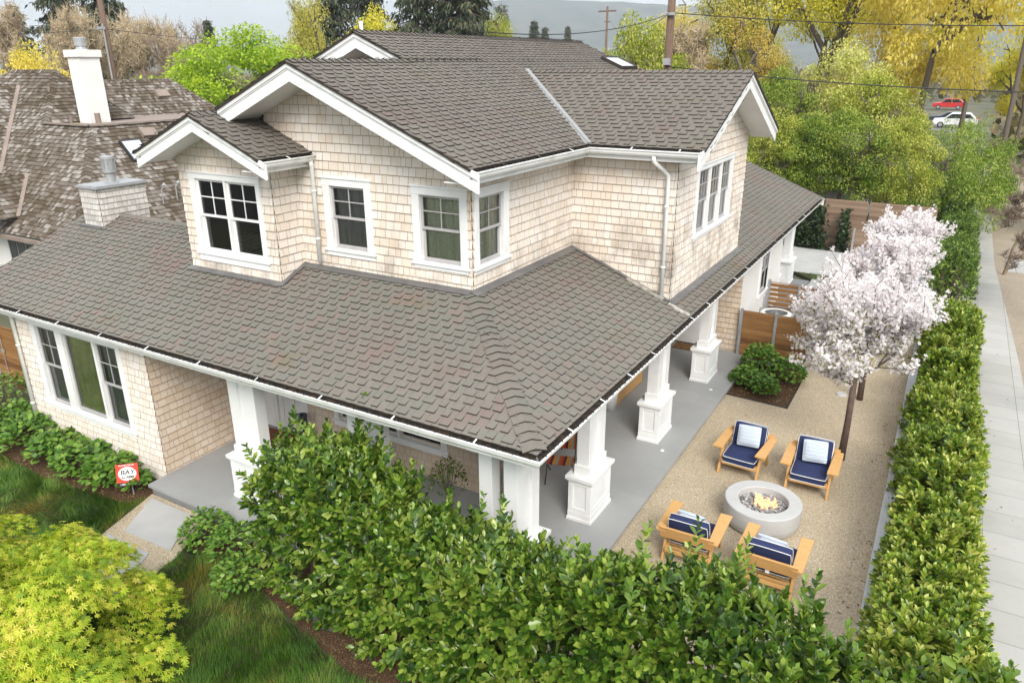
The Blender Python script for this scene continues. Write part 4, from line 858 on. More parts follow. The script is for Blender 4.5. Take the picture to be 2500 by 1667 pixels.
ch0 = make_chair()
spots = [(1.06,6.30,.13,-.06), (2.26,6.30,.13,.02), (1.01,3.27,.13,math.pi+.02), (2.23,3.25,.13,math.pi-.01)]
PL = ["pale blue woven pillow on the armchair nearest the porch, far row", "pale blue woven pillow on the armchair before the tree trunk", "pale blue woven pillow on the left armchair seen from behind", "pale blue woven pillow on the right armchair seen from behind"]
pillow0 = None
for i,(x,y,z,a) in enumerate(spots):
    o = ch0 if i == 0 else copy_tree(ch0)
    o.location = (x,y,z); o.rotation_euler.z = a; o['label'] = CHAIR_LABELS[i]
    if pillow0 is None:
        pillow0 = cushion("throw_pillow", .42, .40, .03, None, mpl, (0,0,0), 0, False, .055); p_ = pillow0
    else: p_ = pillow0.copy(); COL.objects.link(p_)
    tag(p_, PL[i], "pillow", "woven pillows on the armchairs"); M_ = Matrix.Translation((x,y,z)) @ Matrix.Rotation(a,4,'Z') @ Matrix.Translation((.02,.125,.655)) @ Matrix.Rotation(math.radians(66),4,'X') @ Matrix.Rotation(.08,4,'Z')
    p_.matrix_world = M_
LOCAL[0] = False
# ------------------------------------------------------------ alarm sign
sg = empty("alarm_sign", (-8.45,-.04,.04), "small red alarm company yard sign on a thin post by the porch step", "sign")
mb = MB(); mb.beam((-8.45,-.03,.03),(-8.49,-.03,.40), .025, .012, 0, (0,1,0)); mb.build("post", MAT['galv'], sg)
fsn = frame((-8.49,-.055,.46), (.74,.67,.02), (-.26,.20,1)); fsn = (fsn[0], fsn[1], (fsn[3].cross(fsn[1])).normalized(), fsn[3])
def fdir(f,w): return (f[0]+f[3]*w, f[1], f[2], f[3])
mb = MB(); mb.box(-.19,.19,-.15,.19,-.006,0,0,fsn); mb.build("panel", rmat("sign_red", (.62,.045,.02), .5, scale=3), sg)
mb = MB(); mb.box(-.19,.19,-.215,-.15,-.006,0,0,fsn); mb.build("black_band", rmat("sign_black", (.012,.012,.014), .5, scale=3), sg)
mb = MB(); mb.prism([(.155*math.cos(6.2832*k/40), .01+.125*math.sin(6.2832*k/40)) for k in range(40)], .0, .002, 0, fsn); mb.build("oval", rmat("sign_white", (.82,.82,.82), .5, scale=3), sg)
def text(s_, f_, u, v, size, mat, parent, name, sx=1.0, shear=0):
    cu = bpy.data.curves.new(name, 'FONT'); cu.body = s_; cu.size = size; cu.align_x = 'CENTER'; cu.align_y = 'CENTER'; cu.extrude = .0008; cu.shear = shear; cu.offset = size*.012
    t = bpy.data.objects.new("tmp", cu); COL.objects.link(t); dg = bpy.context.evaluated_depsgraph_get(); me = bpy.data.meshes.new_from_object(t.evaluated_get(dg)); bpy.data.objects.remove(t)
    me.materials.clear(); me.materials.append(mat); M_ = Matrix((( *f_[1][:],0),(*f_[2][:],0),(*f_[3][:],0),(0,0,0,1))).transposed(); M_.translation = fp(f_, u, v, .006)
    me.transform(M_ @ Matrix.Diagonal((sx,1,1,1))); return link(name, me, parent)
blk = bpy.data.materials["sign_black"]; wht = bpy.data.materials["sign_white"]
text("BAY", fsn, 0, .035, .115, blk, sg, "lettering", 1.15, .2); text("ALARM", fsn, 0, -.055, .062, blk, sg, "lettering", 1.1, .2)
text("PROTECTED BY", fsn, 0, .165, .038, wht, sg, "lettering"); text("1-800-470-1000", fsn, 0, -.182, .042, wht, sg, "lettering")
# ------------------------------------------------------------ foliage tools
def unit(a): return a/np.maximum(1e-9, np.linalg.norm(a, axis=-1, keepdims=True))
TPL = {  # leaf templates in (along, across, lift) and the polygons that make them
 'leaf': (np.array([(0,0,0),(.5,0,-.04),(1,0,-.12),(.30,.36,.05),(.68,.46,.02),(.30,-.36,.05),(.68,-.46,.02)]), [(0,1,4,3),(1,2,4),(0,5,6,1),(1,6,2)]),
 'diamond': (np.array([(0,0,0),(.45,.5,.06),(1,0,-.1),(.45,-.5,.06)]), [(0,3,2,1)]),
 'blade': (np.array([(0,.5,0),(0,-.5,0),(.55,.38,.10),(.55,-.38,.10),(1,0,-.02)]), [(1,0,2,3),(3,2,4)]),
}
def _star(n=7, spread=2.3):
    V = [(0,0,0)]; F = []
    for k in range(n):
        t = -spread+2*spread*k/(n-1); L_ = 1.0-.16*abs(t); w = .115; b = len(V)
        for r,o_,z in ((.5,w,.02),(1.0,0,-.12),(.5,-w,.02)): V.append((r*L_*math.cos(t)-o_*math.sin(t), r*L_*math.sin(t)+o_*math.cos(t), z))
        F.append((0,b+2,b+1,b))
    return np.array(V), F
TPL['star'] = _star()
TPL['petals'] = (lambda s: s)(_star(5, 2.5)); 
def _pet():
    V = [(0,0,0)]; F = []
    for k in range(5):
        t = 6.2832*k/5; b = len(V)
        for r,o_,z in ((.75,.34,.15),(1.0,0,.22),(.75,-.34,.15)): V.append((r*math.cos(t)-o_*math.sin(t), r*math.sin(t)+o_*math.cos(t), z))
        F.append((0,b+2,b+1,b))
    return np.array(V), F
TPL['petals'] = _pet()
def leaves(name, P, D, Nn, Ls, Ws, tpl, mat, parent=None, data_only=False, mats=None, midx=None):
    T, F = TPL[tpl]; n = len(P); D = unit(D); Y = unit(np.cross(Nn, D)); Z = np.cross(D, Y)
    Ls = np.broadcast_to(Ls, (n,))[:,None,None]; Ws = np.broadcast_to(Ws, (n,))[:,None,None]
    V = P[:,None,:] + D[:,None,:]*T[None,:,0:1]*Ls + Y[:,None,:]*T[None,:,1:2]*Ws + Z[:,None,:]*T[None,:,2:3]*Ls
    k = len(T); flat = np.concatenate([np.array(f) for f in F]); szs = np.array([len(f) for f in F])
    idx = (np.arange(n)[:,None]*k + flat[None,:]).ravel(); sizes = np.tile(szs, n)
    mi = None if midx is None else np.repeat(midx, len(F))
    return npmesh(name, V.reshape(-1,3), idx, sizes, mats or mat, parent, midx=mi, data_only=data_only)
def rand_dir(n): return unit(rng.normal(size=(n,3)))
def segs(name, A, B, ra, rb, mat, parent=None, n=3, data_only=False):
    A, B = np.asarray(A,float), np.asarray(B,float); d = unit(B-A); h = np.where(np.abs(d[:,2:3])<.9, np.array([[0,0,1.]]), np.array([[1.,0,0]])); x = unit(np.cross(d,h)); y = np.cross(d,x)
    t = np.arange(n)*2*np.pi/n; c, s_ = np.cos(t), np.sin(t); ra, rb = np.broadcast_to(ra,(len(A),)), np.broadcast_to(rb,(len(A),))
    R0 = A[:,None,:] + (x[:,None,:]*c[None,:,None] + y[:,None,:]*s_[None,:,None])*ra[:,None,None]
    R1 = B[:,None,:] + (x[:,None,:]*c[None,:,None] + y[:,None,:]*s_[None,:,None])*rb[:,None,None]
    V = np.concatenate([R0,R1],1); k = np.arange(n); k2 = (k+1)%n; f = np.stack([k,k2,k2+n,k+n],1).ravel()
    return npmesh(name, V.reshape(-1,3), (np.arange(len(A))[:,None]*2*n+f[None]).ravel(), np.full(len(A)*n,4), mat, parent, smooth=True, data_only=data_only)
def branching(base, h, r0, depth=4, spread=.55, seed=1, nb=(2,4), up=.25, lean=(0,0), shrink=.68, first=.35, wig=.12):
    """limb segments of a tree and the tips they end in"""
    R = random.Random(seed); S = []; T = []
    def grow(p, d, L_, r, dep):
        k = 3 if dep > 1 else 2; q = p
        for i in range(k):
            d = (d + Vector((R.uniform(-wig,wig),R.uniform(-wig,wig),R.uniform(-wig*.5,wig)+up*.06))).normalized(); q2 = q + d*L_/k
            S.append((tuple(q),tuple(q2),r*(1-.25*i/k),r*(1-.25*(i+1)/k),dep)); q = q2
            if dep <= 2: T.append((tuple(q),tuple(d),dep))
            if dep < depth and dep > 0 and i < k-1 and R.random() < .55: side(q, d, L_*shrink*.8, r*.5, dep-1)
        if dep > 0:
            for _ in range(R.randint(*nb)): side(q, d, L_*shrink*R.uniform(.75,1.15), r*.68, dep-1)
    def side(q, d, L_, r, dep):
        a = Vector((R.gauss(0,1),R.gauss(0,1),R.gauss(0,.5)+up)).normalized(); grow(q, (d*(1-spread)+a*spread).normalized(), L_, r, dep)
    grow(Vector(base), Vector((lean[0],lean[1],1)).normalized(), h*first, r0, depth)
    return S, T
def seg_arrays(S): return [s[0] for s in S], [s[1] for s in S], np.array([s[2] for s in S]), np.array([s[3] for s in S])
# ------------------------------------------------------------ grass
def vnoise(x, y, s, seed):
    g = np.random.default_rng(seed).normal(size=(64,64)); X, Y = x*s, y*s; xi, yi = np.floor(X).astype(int), np.floor(Y).astype(int); fx, fy = X-xi, Y-yi; fx, fy = fx*fx*(3-2*fx), fy*fy*(3-2*fy)
    G = lambda a,b: g[a%64, b%64]
    return (G(xi,yi)*(1-fx)+G(xi+1,yi)*fx)*(1-fy) + (G(xi,yi+1)*(1-fx)+G(xi+1,yi+1)*fx)*fy
def inpoly(x, y, poly):
    c = np.zeros(len(x), bool); n = len(poly)
    for i in range(n):
        (x0,y0),(x1,y1) = poly[i], poly[(i+1)%n]; m = ((y0>y)!=(y1>y)); t = np.where(m, (y-y0)/((y1-y0) if y1!=y0 else 1e-9), 0); c ^= m & (x < x0+t*(x1-x0))
    return c
def grass(name, poly, n, z, hmin, hmax, holes=(), seed=1):
    r = np.random.default_rng(seed); xs = [p[0] for p in poly]; ys = [p[1] for p in poly]
    x = r.uniform(min(xs),max(xs),n); y = r.uniform(min(ys),max(ys),n); k = inpoly(x,y,poly)
    for h in holes: k &= ~inpoly(x,y,h)
    x, y = x[k], y[k]; n = len(x); th = 2.2*vnoise(x,y,1.1,seed)+1.8*vnoise(x,y,3.1,seed+1)+r.normal(0,.75,n); ln = np.clip(.75+.5*vnoise(x,y,1.1,seed+2)+r.normal(0,.2,n),.15,1.9)
    D = np.stack([np.cos(th)*ln, np.sin(th)*ln, np.full(n,1.0)],1); L_ = hmin+(hmax-hmin)*np.clip(.5+.35*vnoise(x,y,1.3,seed+5)+r.normal(0,.2,n),0,1); a = r.uniform(0,6.28,n)
    Nn = np.stack([np.cos(th)*-.3+.3*np.cos(a), np.sin(th)*-.3+.3*np.sin(a), np.ones(n)],1)
    o = leaves(name, np.stack([x,y,np.full(n,z)],1), D, Nn, L_, r.uniform(.005,.010,n), 'blade', MAT['grass']); o['kind'] = 'stuff'; return o
BED1 = [(-12.9,-.42),(-10.5,-.55),(-8.3,-.35),(-8.05,.10),(-8.2,.52),(-12.9,.52)]; PATHP = [(-8.16,.14),(-6.75,.14),(-6.15,-.80),(-5.95,-2.1),(-7.35,-2.1),(-7.8,-1.0)]
BED2 = [(-6.15,-.62),(-4.8,-.6),(-3.3,-1.05),(-2.2,-1.3),(-.6,-1.5),(3.4,-1.5),(3.4,.2),(-6.0,.2)]
grass("lawn_grass", [(-14.5,.3),(-8.0,.1),(-6.0,-.4),(-4.8,-.3),(-1.0,-1.2),(.8,-1.4),(.5,-4.4),(-6,-4.6),(-10,-3.2),(-14.5,-2.4)], 190000, .03, .07, .22, (BED1,PATHP,BED2), 3)
grass("rear_grass", [(.0,20.8),(1.1,18.6),(3.3,15.7),(3.3,21.5),(-.8,21.6)], 9000, .12, .06, .2, (), 5)
# ------------------------------------------------------------ laurel hedges
def shoots(P, D, L_, nl, ll, lw, open_=.85, rnd=.25):
    """spirals of leaves up a set of shoots; returns leaf arrays"""
    n = len(P); D = unit(D); h = np.where(np.abs(D[:,2:3])<.9, np.array([[0,0,1.]]), np.array([[1.,0,0]])); X = unit(np.cross(D,h)); Y = np.cross(D,X)
    i = np.arange(nl); ph = rng.uniform(0,6.28,(n,1)) + i[None,:]*2.4; t = (.12+.88*i/(nl-1))[None,:]*np.ones((n,1))
    pos = P[:,None,:] + D[:,None,:]*(t*L_[:,None])[:,:,None]
    rad = X[:,None,:]*np.cos(ph)[:,:,None] + Y[:,None,:]*np.sin(ph)[:,:,None]
    op = (open_*(1.15-.75*t))[:,:,None]
    d = rad*op + D[:,None,:]*(1-.45*op) + rng.normal(0,rnd*.5,(n,nl,3)); nrm = D[:,None,:]*1.0 - rad*.35 + rng.normal(0,rnd,(n,nl,3)) + np.array([0,0,.35])
    s = rng.uniform(.75,1.2,(n,nl))*(1.05-.45*t**3)
    return pos.reshape(-1,3), d.reshape(-1,3), nrm.reshape(-1,3), (ll*s).ravel(), (lw*s*rng.uniform(.85,1.15,(n,nl))).ravel()
def hedge(name, line, half, htop, n, label, mat='laurel', ll=.098, lw=.05, tall=.35, lshoot=.34, inner=6000, group=None, zb=.08):
    """a laurel hedge along a polyline: leafy shoots on its top and flanks, stems and shaded leaves within"""
    pts = np.array(line, float); seg = np.diff(pts[:,:2],axis=0); L_ = np.linalg.norm(seg,axis=1); cum = np.r_[0,np.cumsum(L_)]
    def at(s):
        i = np.clip(np.searchsorted(cum, s, side='right')-1, 0, len(seg)-1); t = (s-cum[i])/L_[i]
        p = pts[i]+(pts[i+1]-pts[i])*t[:,None]; d = seg[i]/L_[i][:,None]; return p, np.stack([-d[:,1], d[:,0]],1)
    root = empty(name, (float(pts[:,0].mean()), float(pts[:,1].mean()), 0), label, "hedge", group)
    def pick(n, surf):
        s = rng.uniform(0,cum[-1],n); p, nn = at(s); hh = np.interp(s, cum, [htop(c) for c in cum]) if callable(htop) else np.full(n,htop)
        hh = hh + .16*vnoise(s,s*0,1.1,31)+.10*vnoise(s,s*0,3.1,32); hw = (np.interp(s,cum,[half(c) for c in cum]) if callable(half) else half)*(1+.14*vnoise(s,s*0,.9,33))
        a = rng.uniform(-1,1,n)
        if surf:
            side = rng.random(n) < .62; u = np.where(side, np.sign(a), a); zt = rng.random(n)**.8; z = np.where(side, zb+.05+(hh-zb-.05)*zt, hh-.12*np.abs(a)**3)
            hw = hw*np.where(side, (1-.22*(z/hh)**4)*(.80+.2*np.sqrt(np.clip(z/hh/.3,0,1)))*(1+.10*rng.normal(size=n)), .92)
        else: u = a*.8; z = zb+(hh-.1-zb)*rng.random(n); side = np.zeros(n,bool)
        q = np.stack([p[:,0]+nn[:,0]*u*hw, p[:,1]+nn[:,1]*u*hw, z],1)
        out = np.stack([nn[:,0]*u, nn[:,1]*u, np.zeros(n)],1)
        return q, out, side, z/hh
    q, out, side, zr_ = pick(n, True); up = np.where(side, .45+.6*zr_, 1.6)[:,None]
    D = out*np.where(side,1.05-.35*zr_,.35)[:,None] + np.array([0,0,1.])*up + rng.normal(0,.24,(n,3)); Ls = rng.uniform(.7,1.25,n)*lshoot*np.where(side,.85,1.0+tall*(rng.random(n)<.30)*rng.random(n)**2*1.3)
    q = q - unit(D)*np.minimum(Ls*.55,.62*lshoot)[:,None]
    e = unit(D); cap_ = 1.1*lshoot; long_ = Ls > cap_; tip = q + e*np.maximum(0, Ls-cap_)[:,None]
    a = shoots(tip, D, np.minimum(Ls, cap_), 14, ll, lw)
    if long_.any():
        a2 = shoots(q[long_] + e[long_]*np.maximum(0, Ls[long_]-1.9*cap_)[:,None], D[long_], np.minimum(Ls[long_], cap_), 12, ll*1.05, lw*1.05); a = [np.concatenate(z_) for z_ in zip(a, a2)]
    leaves("foliage", *a, 'leaf', MAT[mat], root)
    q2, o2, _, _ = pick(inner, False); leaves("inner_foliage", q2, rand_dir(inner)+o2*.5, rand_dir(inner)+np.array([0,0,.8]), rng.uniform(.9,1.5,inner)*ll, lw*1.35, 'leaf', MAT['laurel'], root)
    ns = int(n*.35); e = unit(D[:ns]); A = q[:ns]-e*.25; B = q[:ns]+e*(Ls[:ns]*.98)[:,None]; segs("shoots", A, B, .006, .0025, MAT['stem'], root)
    s = rng.uniform(0,cum[-1],int(cum[-1]*7)); p, nn = at(s); m = len(s); A = np.stack([p[:,0]+nn[:,0]*rng.uniform(-.15,.15,m), p[:,1]+nn[:,1]*rng.uniform(-.15,.15,m), np.full(m,.02)],1)
    hs = np.array([htop(c) if callable(htop) else htop for c in s]); B = A + np.stack([rng.normal(0,.16,m), rng.normal(0,.16,m), hs*rng.uniform(.7,.95,m)],1); segs("stems", A, B, .02, .008, MAT['bark2'], root, 5)
    return root
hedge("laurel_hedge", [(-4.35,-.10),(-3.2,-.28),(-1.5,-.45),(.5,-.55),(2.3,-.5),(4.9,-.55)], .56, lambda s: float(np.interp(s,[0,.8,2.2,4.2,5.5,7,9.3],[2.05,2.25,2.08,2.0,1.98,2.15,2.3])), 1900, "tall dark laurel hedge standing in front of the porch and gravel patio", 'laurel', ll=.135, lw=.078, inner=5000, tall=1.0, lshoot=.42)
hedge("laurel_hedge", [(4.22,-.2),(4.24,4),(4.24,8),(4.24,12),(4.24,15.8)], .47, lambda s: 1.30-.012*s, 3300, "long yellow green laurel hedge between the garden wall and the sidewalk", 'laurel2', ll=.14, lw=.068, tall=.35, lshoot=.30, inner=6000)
hedge("laurel_hedge", [(4.15,19.5),(4.2,24),(4.2,29),(4.0,34)], .5, 1.5, 1300, "farther stretch of roadside hedge below the drooping pepper tree", 'laurel', ll=.13, lw=.06, tall=.1, inner=2500)
# ------------------------------------------------------------ small shrubs
def shrub(name, x, y, z, r, h, n, label, mat='hyd', ll=.125, lw=.095, group=None, cat="shrub", lift=.5):
    root = empty(name, (x,y,z), label, cat, group)
    t = rng.uniform(0,6.283,n); rr = r*np.sqrt(rng.random(n)); zz = h*(.25+.75*np.sqrt(np.clip(1-(rr/r)**2,0,1)))*rng.uniform(.55,1.0,n)
    P = np.stack([x+rr*np.cos(t), y+rr*np.sin(t), z+zz],1); out = np.stack([np.cos(t)*rr/r, np.sin(t)*rr/r, np.full(n,.15)],1)
    D = out+rng.normal(0,.45,(n,3))*np.array([1,1,.5]); leaves("foliage", P, D, np.array([0,0,1.])*lift*2+out*.6+rng.normal(0,.35,(n,3)), rng.uniform(.7,1.25,n)*ll, rng.uniform(.8,1.2,n)*lw, 'leaf', MAT[mat], root)
    m = 14; A = np.tile([x,y,z],(m,1))+rng.normal(0,.04,(m,3))*np.array([1,1,0]); B = A+np.stack([rng.normal(0,r*.45,m),rng.normal(0,r*.45,m),np.full(m,h*.75)],1); segs("stems", A, B, .007, .004, MAT['bark2'], root)
    return root
G1 = "hydrangea bushes along the front window wall"
for k,(x,y,r,h,n,lb) in enumerate([(-13.2,.25,.55,.55,420,"broad leafy hydrangea at the far left below the fence"),(-12.1,.12,.55,.62,480,"hydrangea below the downspout at the left window"),(-11.1,.08,.50,.55,420,"hydrangea under the middle of the triple window"),(-10.1,.05,.52,.58,430,"hydrangea under the right end of the triple window"),(-9.2,.05,.45,.58,380,"hydrangea behind the red yard sign"),(-8.55,.10,.24,.42,150,"smallest hydrangea, between the yard sign and the porch step")]):
    shrub("hydrangea", x, y, .04, r, h, n, lb, 'hyd', group=G1)
shrub("hydrangea", -6.05, -.30, .04, .42, .55, 420, "hydrangea at the porch edge beside the stepping slab", 'hyd', .085, .06); shrub("hydrangea", -5.35, -.30, .04, .45, .50, 400, "low hydrangea between the porch edge and the laurel hedge", 'hyd', .085, .06)
shrub("hydrangea", -4.75, -.75, .04, .40, .42, 330, "low green hydrangea at the foot of the laurel hedge", 'hyd', .085, .06)
G2 = "hydrangeas in the side flower bed"
for x,y,r,h,n,lb in [(.28,11.2,.46,.80,650,"tallest hydrangea in the side bed, against the slat screen"),(.98,11.0,.38,.66,480,"hydrangea at the right corner of the slat screen"),(.10,10.3,.33,.48,380,"hydrangea next to the porch edge in the side bed"),(.62,10.0,.30,.50,360,"hydrangea nearest the steel edging of the side bed")]:
    shrub("hydrangea", x, y, .13, r, h, n, lb, 'hyd', .10, .08, G2)
shrub("shrub", -14.4, .75, 0, .8, .9, 700, "dark leafy shrub below the stained fence at the left edge", "laurel", .11, .06)
shrub("potted_shrub", -2.9, 2.15, .55, .32, .75, 500, "dark bushy potted plant against the porch wall", 'laurel', .05, .025, cat="potted plant")
MAT['vine'] = leafmat("dark_vine", [(.01,.022,.008),(.02,.04,.012),(.035,.065,.016)], .5, .15, wn=.4)
for k,(x,y,r,h,n,lb) in enumerate([(-1.75,26.3,.55,1.35,700,"dark shrub at the left of the redwood fence beside the porch column"),(-.95,26.2,.55,2.0,900,"dark climbing shrub in the middle of the redwood fence"),(.15,26.1,.3,1.75,450,"narrow dark climber on the redwood fence")]):
    root = empty("climbing_shrub", (x,y,.05), lb, "shrub", "climbers on the redwood fence"); t = rng.random(n); P = np.stack([x+rng.normal(0,r*.42,n)*(1.1-.65*t), y+rng.normal(0,.13,n), .05+h*t],1)
    leaves("foliage", P, rand_dir(n), rand_dir(n)+np.array([0,-.8,.8]), rng.uniform(.12,.2,n), .11, 'leaf', MAT['vine'], root); segs("stems", [(x,y,0)], [(x,y,h*.8)], .03, .01, MAT['bark2'], root)
# ------------------------------------------------------------ golden maple in the front lawn
def maple():
    root = empty("japanese_maple", (-5.25,-3.75,.03), "golden yellow Japanese maple spreading over the front lawn", "tree")
    S, T = branching((-5.25,-3.75,.0), 2.3, .075, 4, .75, 5, (2,3), .10, shrink=.72, first=.3); segs("trunk", *seg_arrays(S), MAT['bark'], root, 6)
    tiers = []
    R = random.Random(9)
    for k in range(95):
        a = R.uniform(0,6.283); rr = math.sqrt(R.random()); x = -5.5+rr*2.3*math.cos(a); y = -4.1+rr*2.05*math.sin(a); z = .6+1.85*math.sqrt(max(.0,1-rr*rr*.93))*R.uniform(.55,1.0)+R.uniform(-.08,.1); tiers.append((x,y,z,R.uniform(.28,.52)))
    P, D, Nn = [], [], []
    for x,y,z,r in tiers:
        n = int(620*r/.4*.55); t = rng.uniform(0,6.283,n); q = np.sqrt(rng.random(n))*r; px, py = x+q*np.cos(t), y+q*np.sin(t); pz = z - .55*q*q/r + rng.normal(0,.045,n)
        ox, oy = (x+5.5)/2.4, (y+4.1)/2.1
        P.append(np.stack([px,py,pz],1)); D.append(np.stack([np.cos(t)*.8+ox*.6+rng.normal(0,.35,n), np.sin(t)*.8+oy*.6+rng.normal(0,.35,n), rng.normal(-.45,.3,n)],1)); Nn.append(np.stack([ox*.4+rng.normal(0,.3,n), oy*.4+rng.normal(0,.3,n), np.ones(n)],1))
    P, D, Nn = map(np.concatenate, (P,D,Nn)); s = rng.uniform(.045,.085,len(P)); leaves("foliage", P, D, Nn, s, s, 'star', MAT['maple'], root)
maple()
# ------------------------------------------------------------ blossom trees
def blossom(x, y, h, lean, rad, n, label, seed, leafy=.12, twigs=0):
    root = empty("blossom_tree", (x,y,.13), label, "tree", "white blossom trees along the garden wall"); R = random.Random(seed)
    fork = 1.75; top = Vector((x+lean[0], y+lean[1], .13+fork)); mb = MB(); b0 = Vector((x,y,.08))
    mb.tube([b0, b0.lerp(top,.5)+Vector((.01,.0,0)), top], [.075,.062,.058], 10); mb.build("trunk", MAT['bark2'], root, smooth=True)
    A, B, ra, rb, P, Dd = [], [], [], [], [], []
    def limb(p, d, L_, r, dep):
        k = 6; q = p
        for i in range(k):
            d = (d + Vector((R.gauss(0,.08),R.gauss(0,.08),.05))).normalized(); q2 = q + d*L_/k; A.append(tuple(q)); B.append(tuple(q2)); ra.append(r*(1-i/k*.8)); rb.append(r*(1-(i+1)/k*.8)); P.append(tuple(q2)); Dd.append(L_/k); q = q2
            if dep > 0 and i > 0:
                for _ in range(2 if dep > 1 else 1): limb(q, (d*.75+Vector((R.gauss(0,.55),R.gauss(0,.55),R.gauss(.1,.3)))).normalized(), L_*R.uniform(.35,.55), r*.5, dep-1)
    nl = 11
    for k in range(nl):
        a = 6.283*k/nl + R.uniform(-.25,.25); el = R.uniform(.30 if seed == 3 else .5,1.25); d = Vector((math.cos(a)*math.cos(el), math.sin(a)*math.cos(el), math.sin(el))); limb(top - Vector((0,0,R.uniform(0,.2))), d, h*R.uniform(.75,1.05)*(.82+.25*math.sin(el))*rad, .028, 2)
    segs("branches", A, B, np.array(ra), np.array(rb), MAT['bark2'], root, 5)
    P = np.array(P); i = rng.integers(0,len(P),n); j = P[i]; Q = j + (np.array(A)[i]-j)*rng.random((n,1)) + rng.normal(0,.045,(n,3)); s = rng.uniform(.022,.038,n)
    leaves("blossom", Q, rand_dir(n), rand_dir(n)+np.array([.1,-.3,.6]), s, s, 'petals', MAT['blossom'], root)
    m = int(n*leafy)
    if m:
        low = np.where(P[:,2] < np.quantile(P[:,2],.75))[0]; i = rng.choice(low,m); Q = P[i]+rng.normal(0,.04,(m,3)); leaves("young_leaves", Q, rand_dir(m), rand_dir(m)+np.array([0,0,.8]), rng.uniform(.04,.075,m), rng.uniform(.02,.03,m), 'leaf', MAT['bleaf'], root)
blossom(2.64, 7.63, 2.0, (.0,.0), .80, 18000, "nearest white blossom tree, its trunk behind the right armchair", 3, .30)
blossom(2.62, 10.78, 2.2, (-.05,.05), .46, 19000, "second white blossom tree, its trunk just behind the nearest one", 4, .10)
blossom(2.66, 14.0, 2.4, (-.05,.0), .46, 21000, "third white blossom tree by the end of the slat screens", 5, .03)
blossom(2.70, 17.2, 2.5, (-.05,.0), .50, 23000, "farthest white blossom tree, before the redwood fence", 6, .01)
n = 900; t = rng.uniform(0,6.283,n); q = rng.gamma(2.0,.55,n); k = rng.integers(0,3,n); P = np.stack([2.62+q*np.cos(t), np.array([7.7,10.8,14.0])[k]+q*np.sin(t), np.full(n,.136)],1); P = P[(P[:,0]>1.35)&(P[:,0]<3.46)&(P[:,1]>3.2)&(P[:,1]<15.4)]
o = leaves("fallen_petals", P, rand_dir(len(P))*np.array([1,1,.1]), np.tile([0,0,1.],(len(P),1))+rng.normal(0,.2,(len(P),3)), rng.uniform(.012,.022,len(P)), .012, 'diamond', MAT['blossom']); o['kind'] = 'stuff'
MAT['dryleaf'] = leafmat("dry_leaf", [(.10,.05,.02),(.24,.13,.05),(.38,.25,.10)], .8, .1)
n = 420; P = np.concatenate([np.stack([rng.uniform(-6,3.3,n),rng.uniform(-1.5,.1,n),np.full(n,.05)],1), np.stack([rng.uniform(-.1,1.2,n),rng.uniform(9.6,11.8,n),np.full(n,.145)],1), np.stack([rng.uniform(-12.8,-8.2,n),rng.uniform(-.5,.4,n),np.full(n,.05)],1), np.stack([rng.uniform(4.6,5.9,60),rng.uniform(-1,30,60),np.full(60,.024)],1), np.stack([rng.uniform(3.2,3.48,150),rng.uniform(0,15,150),np.full(150,.136)],1)])
o = leaves("leaf_litter", P, rand_dir(len(P))*np.array([1,1,.2]), np.tile([0,0,1.],(len(P),1))+rng.normal(0,.3,(len(P),3)), rng.uniform(.03,.07,len(P)), .025, 'leaf', MAT['dryleaf']); o['kind'] = 'stuff'
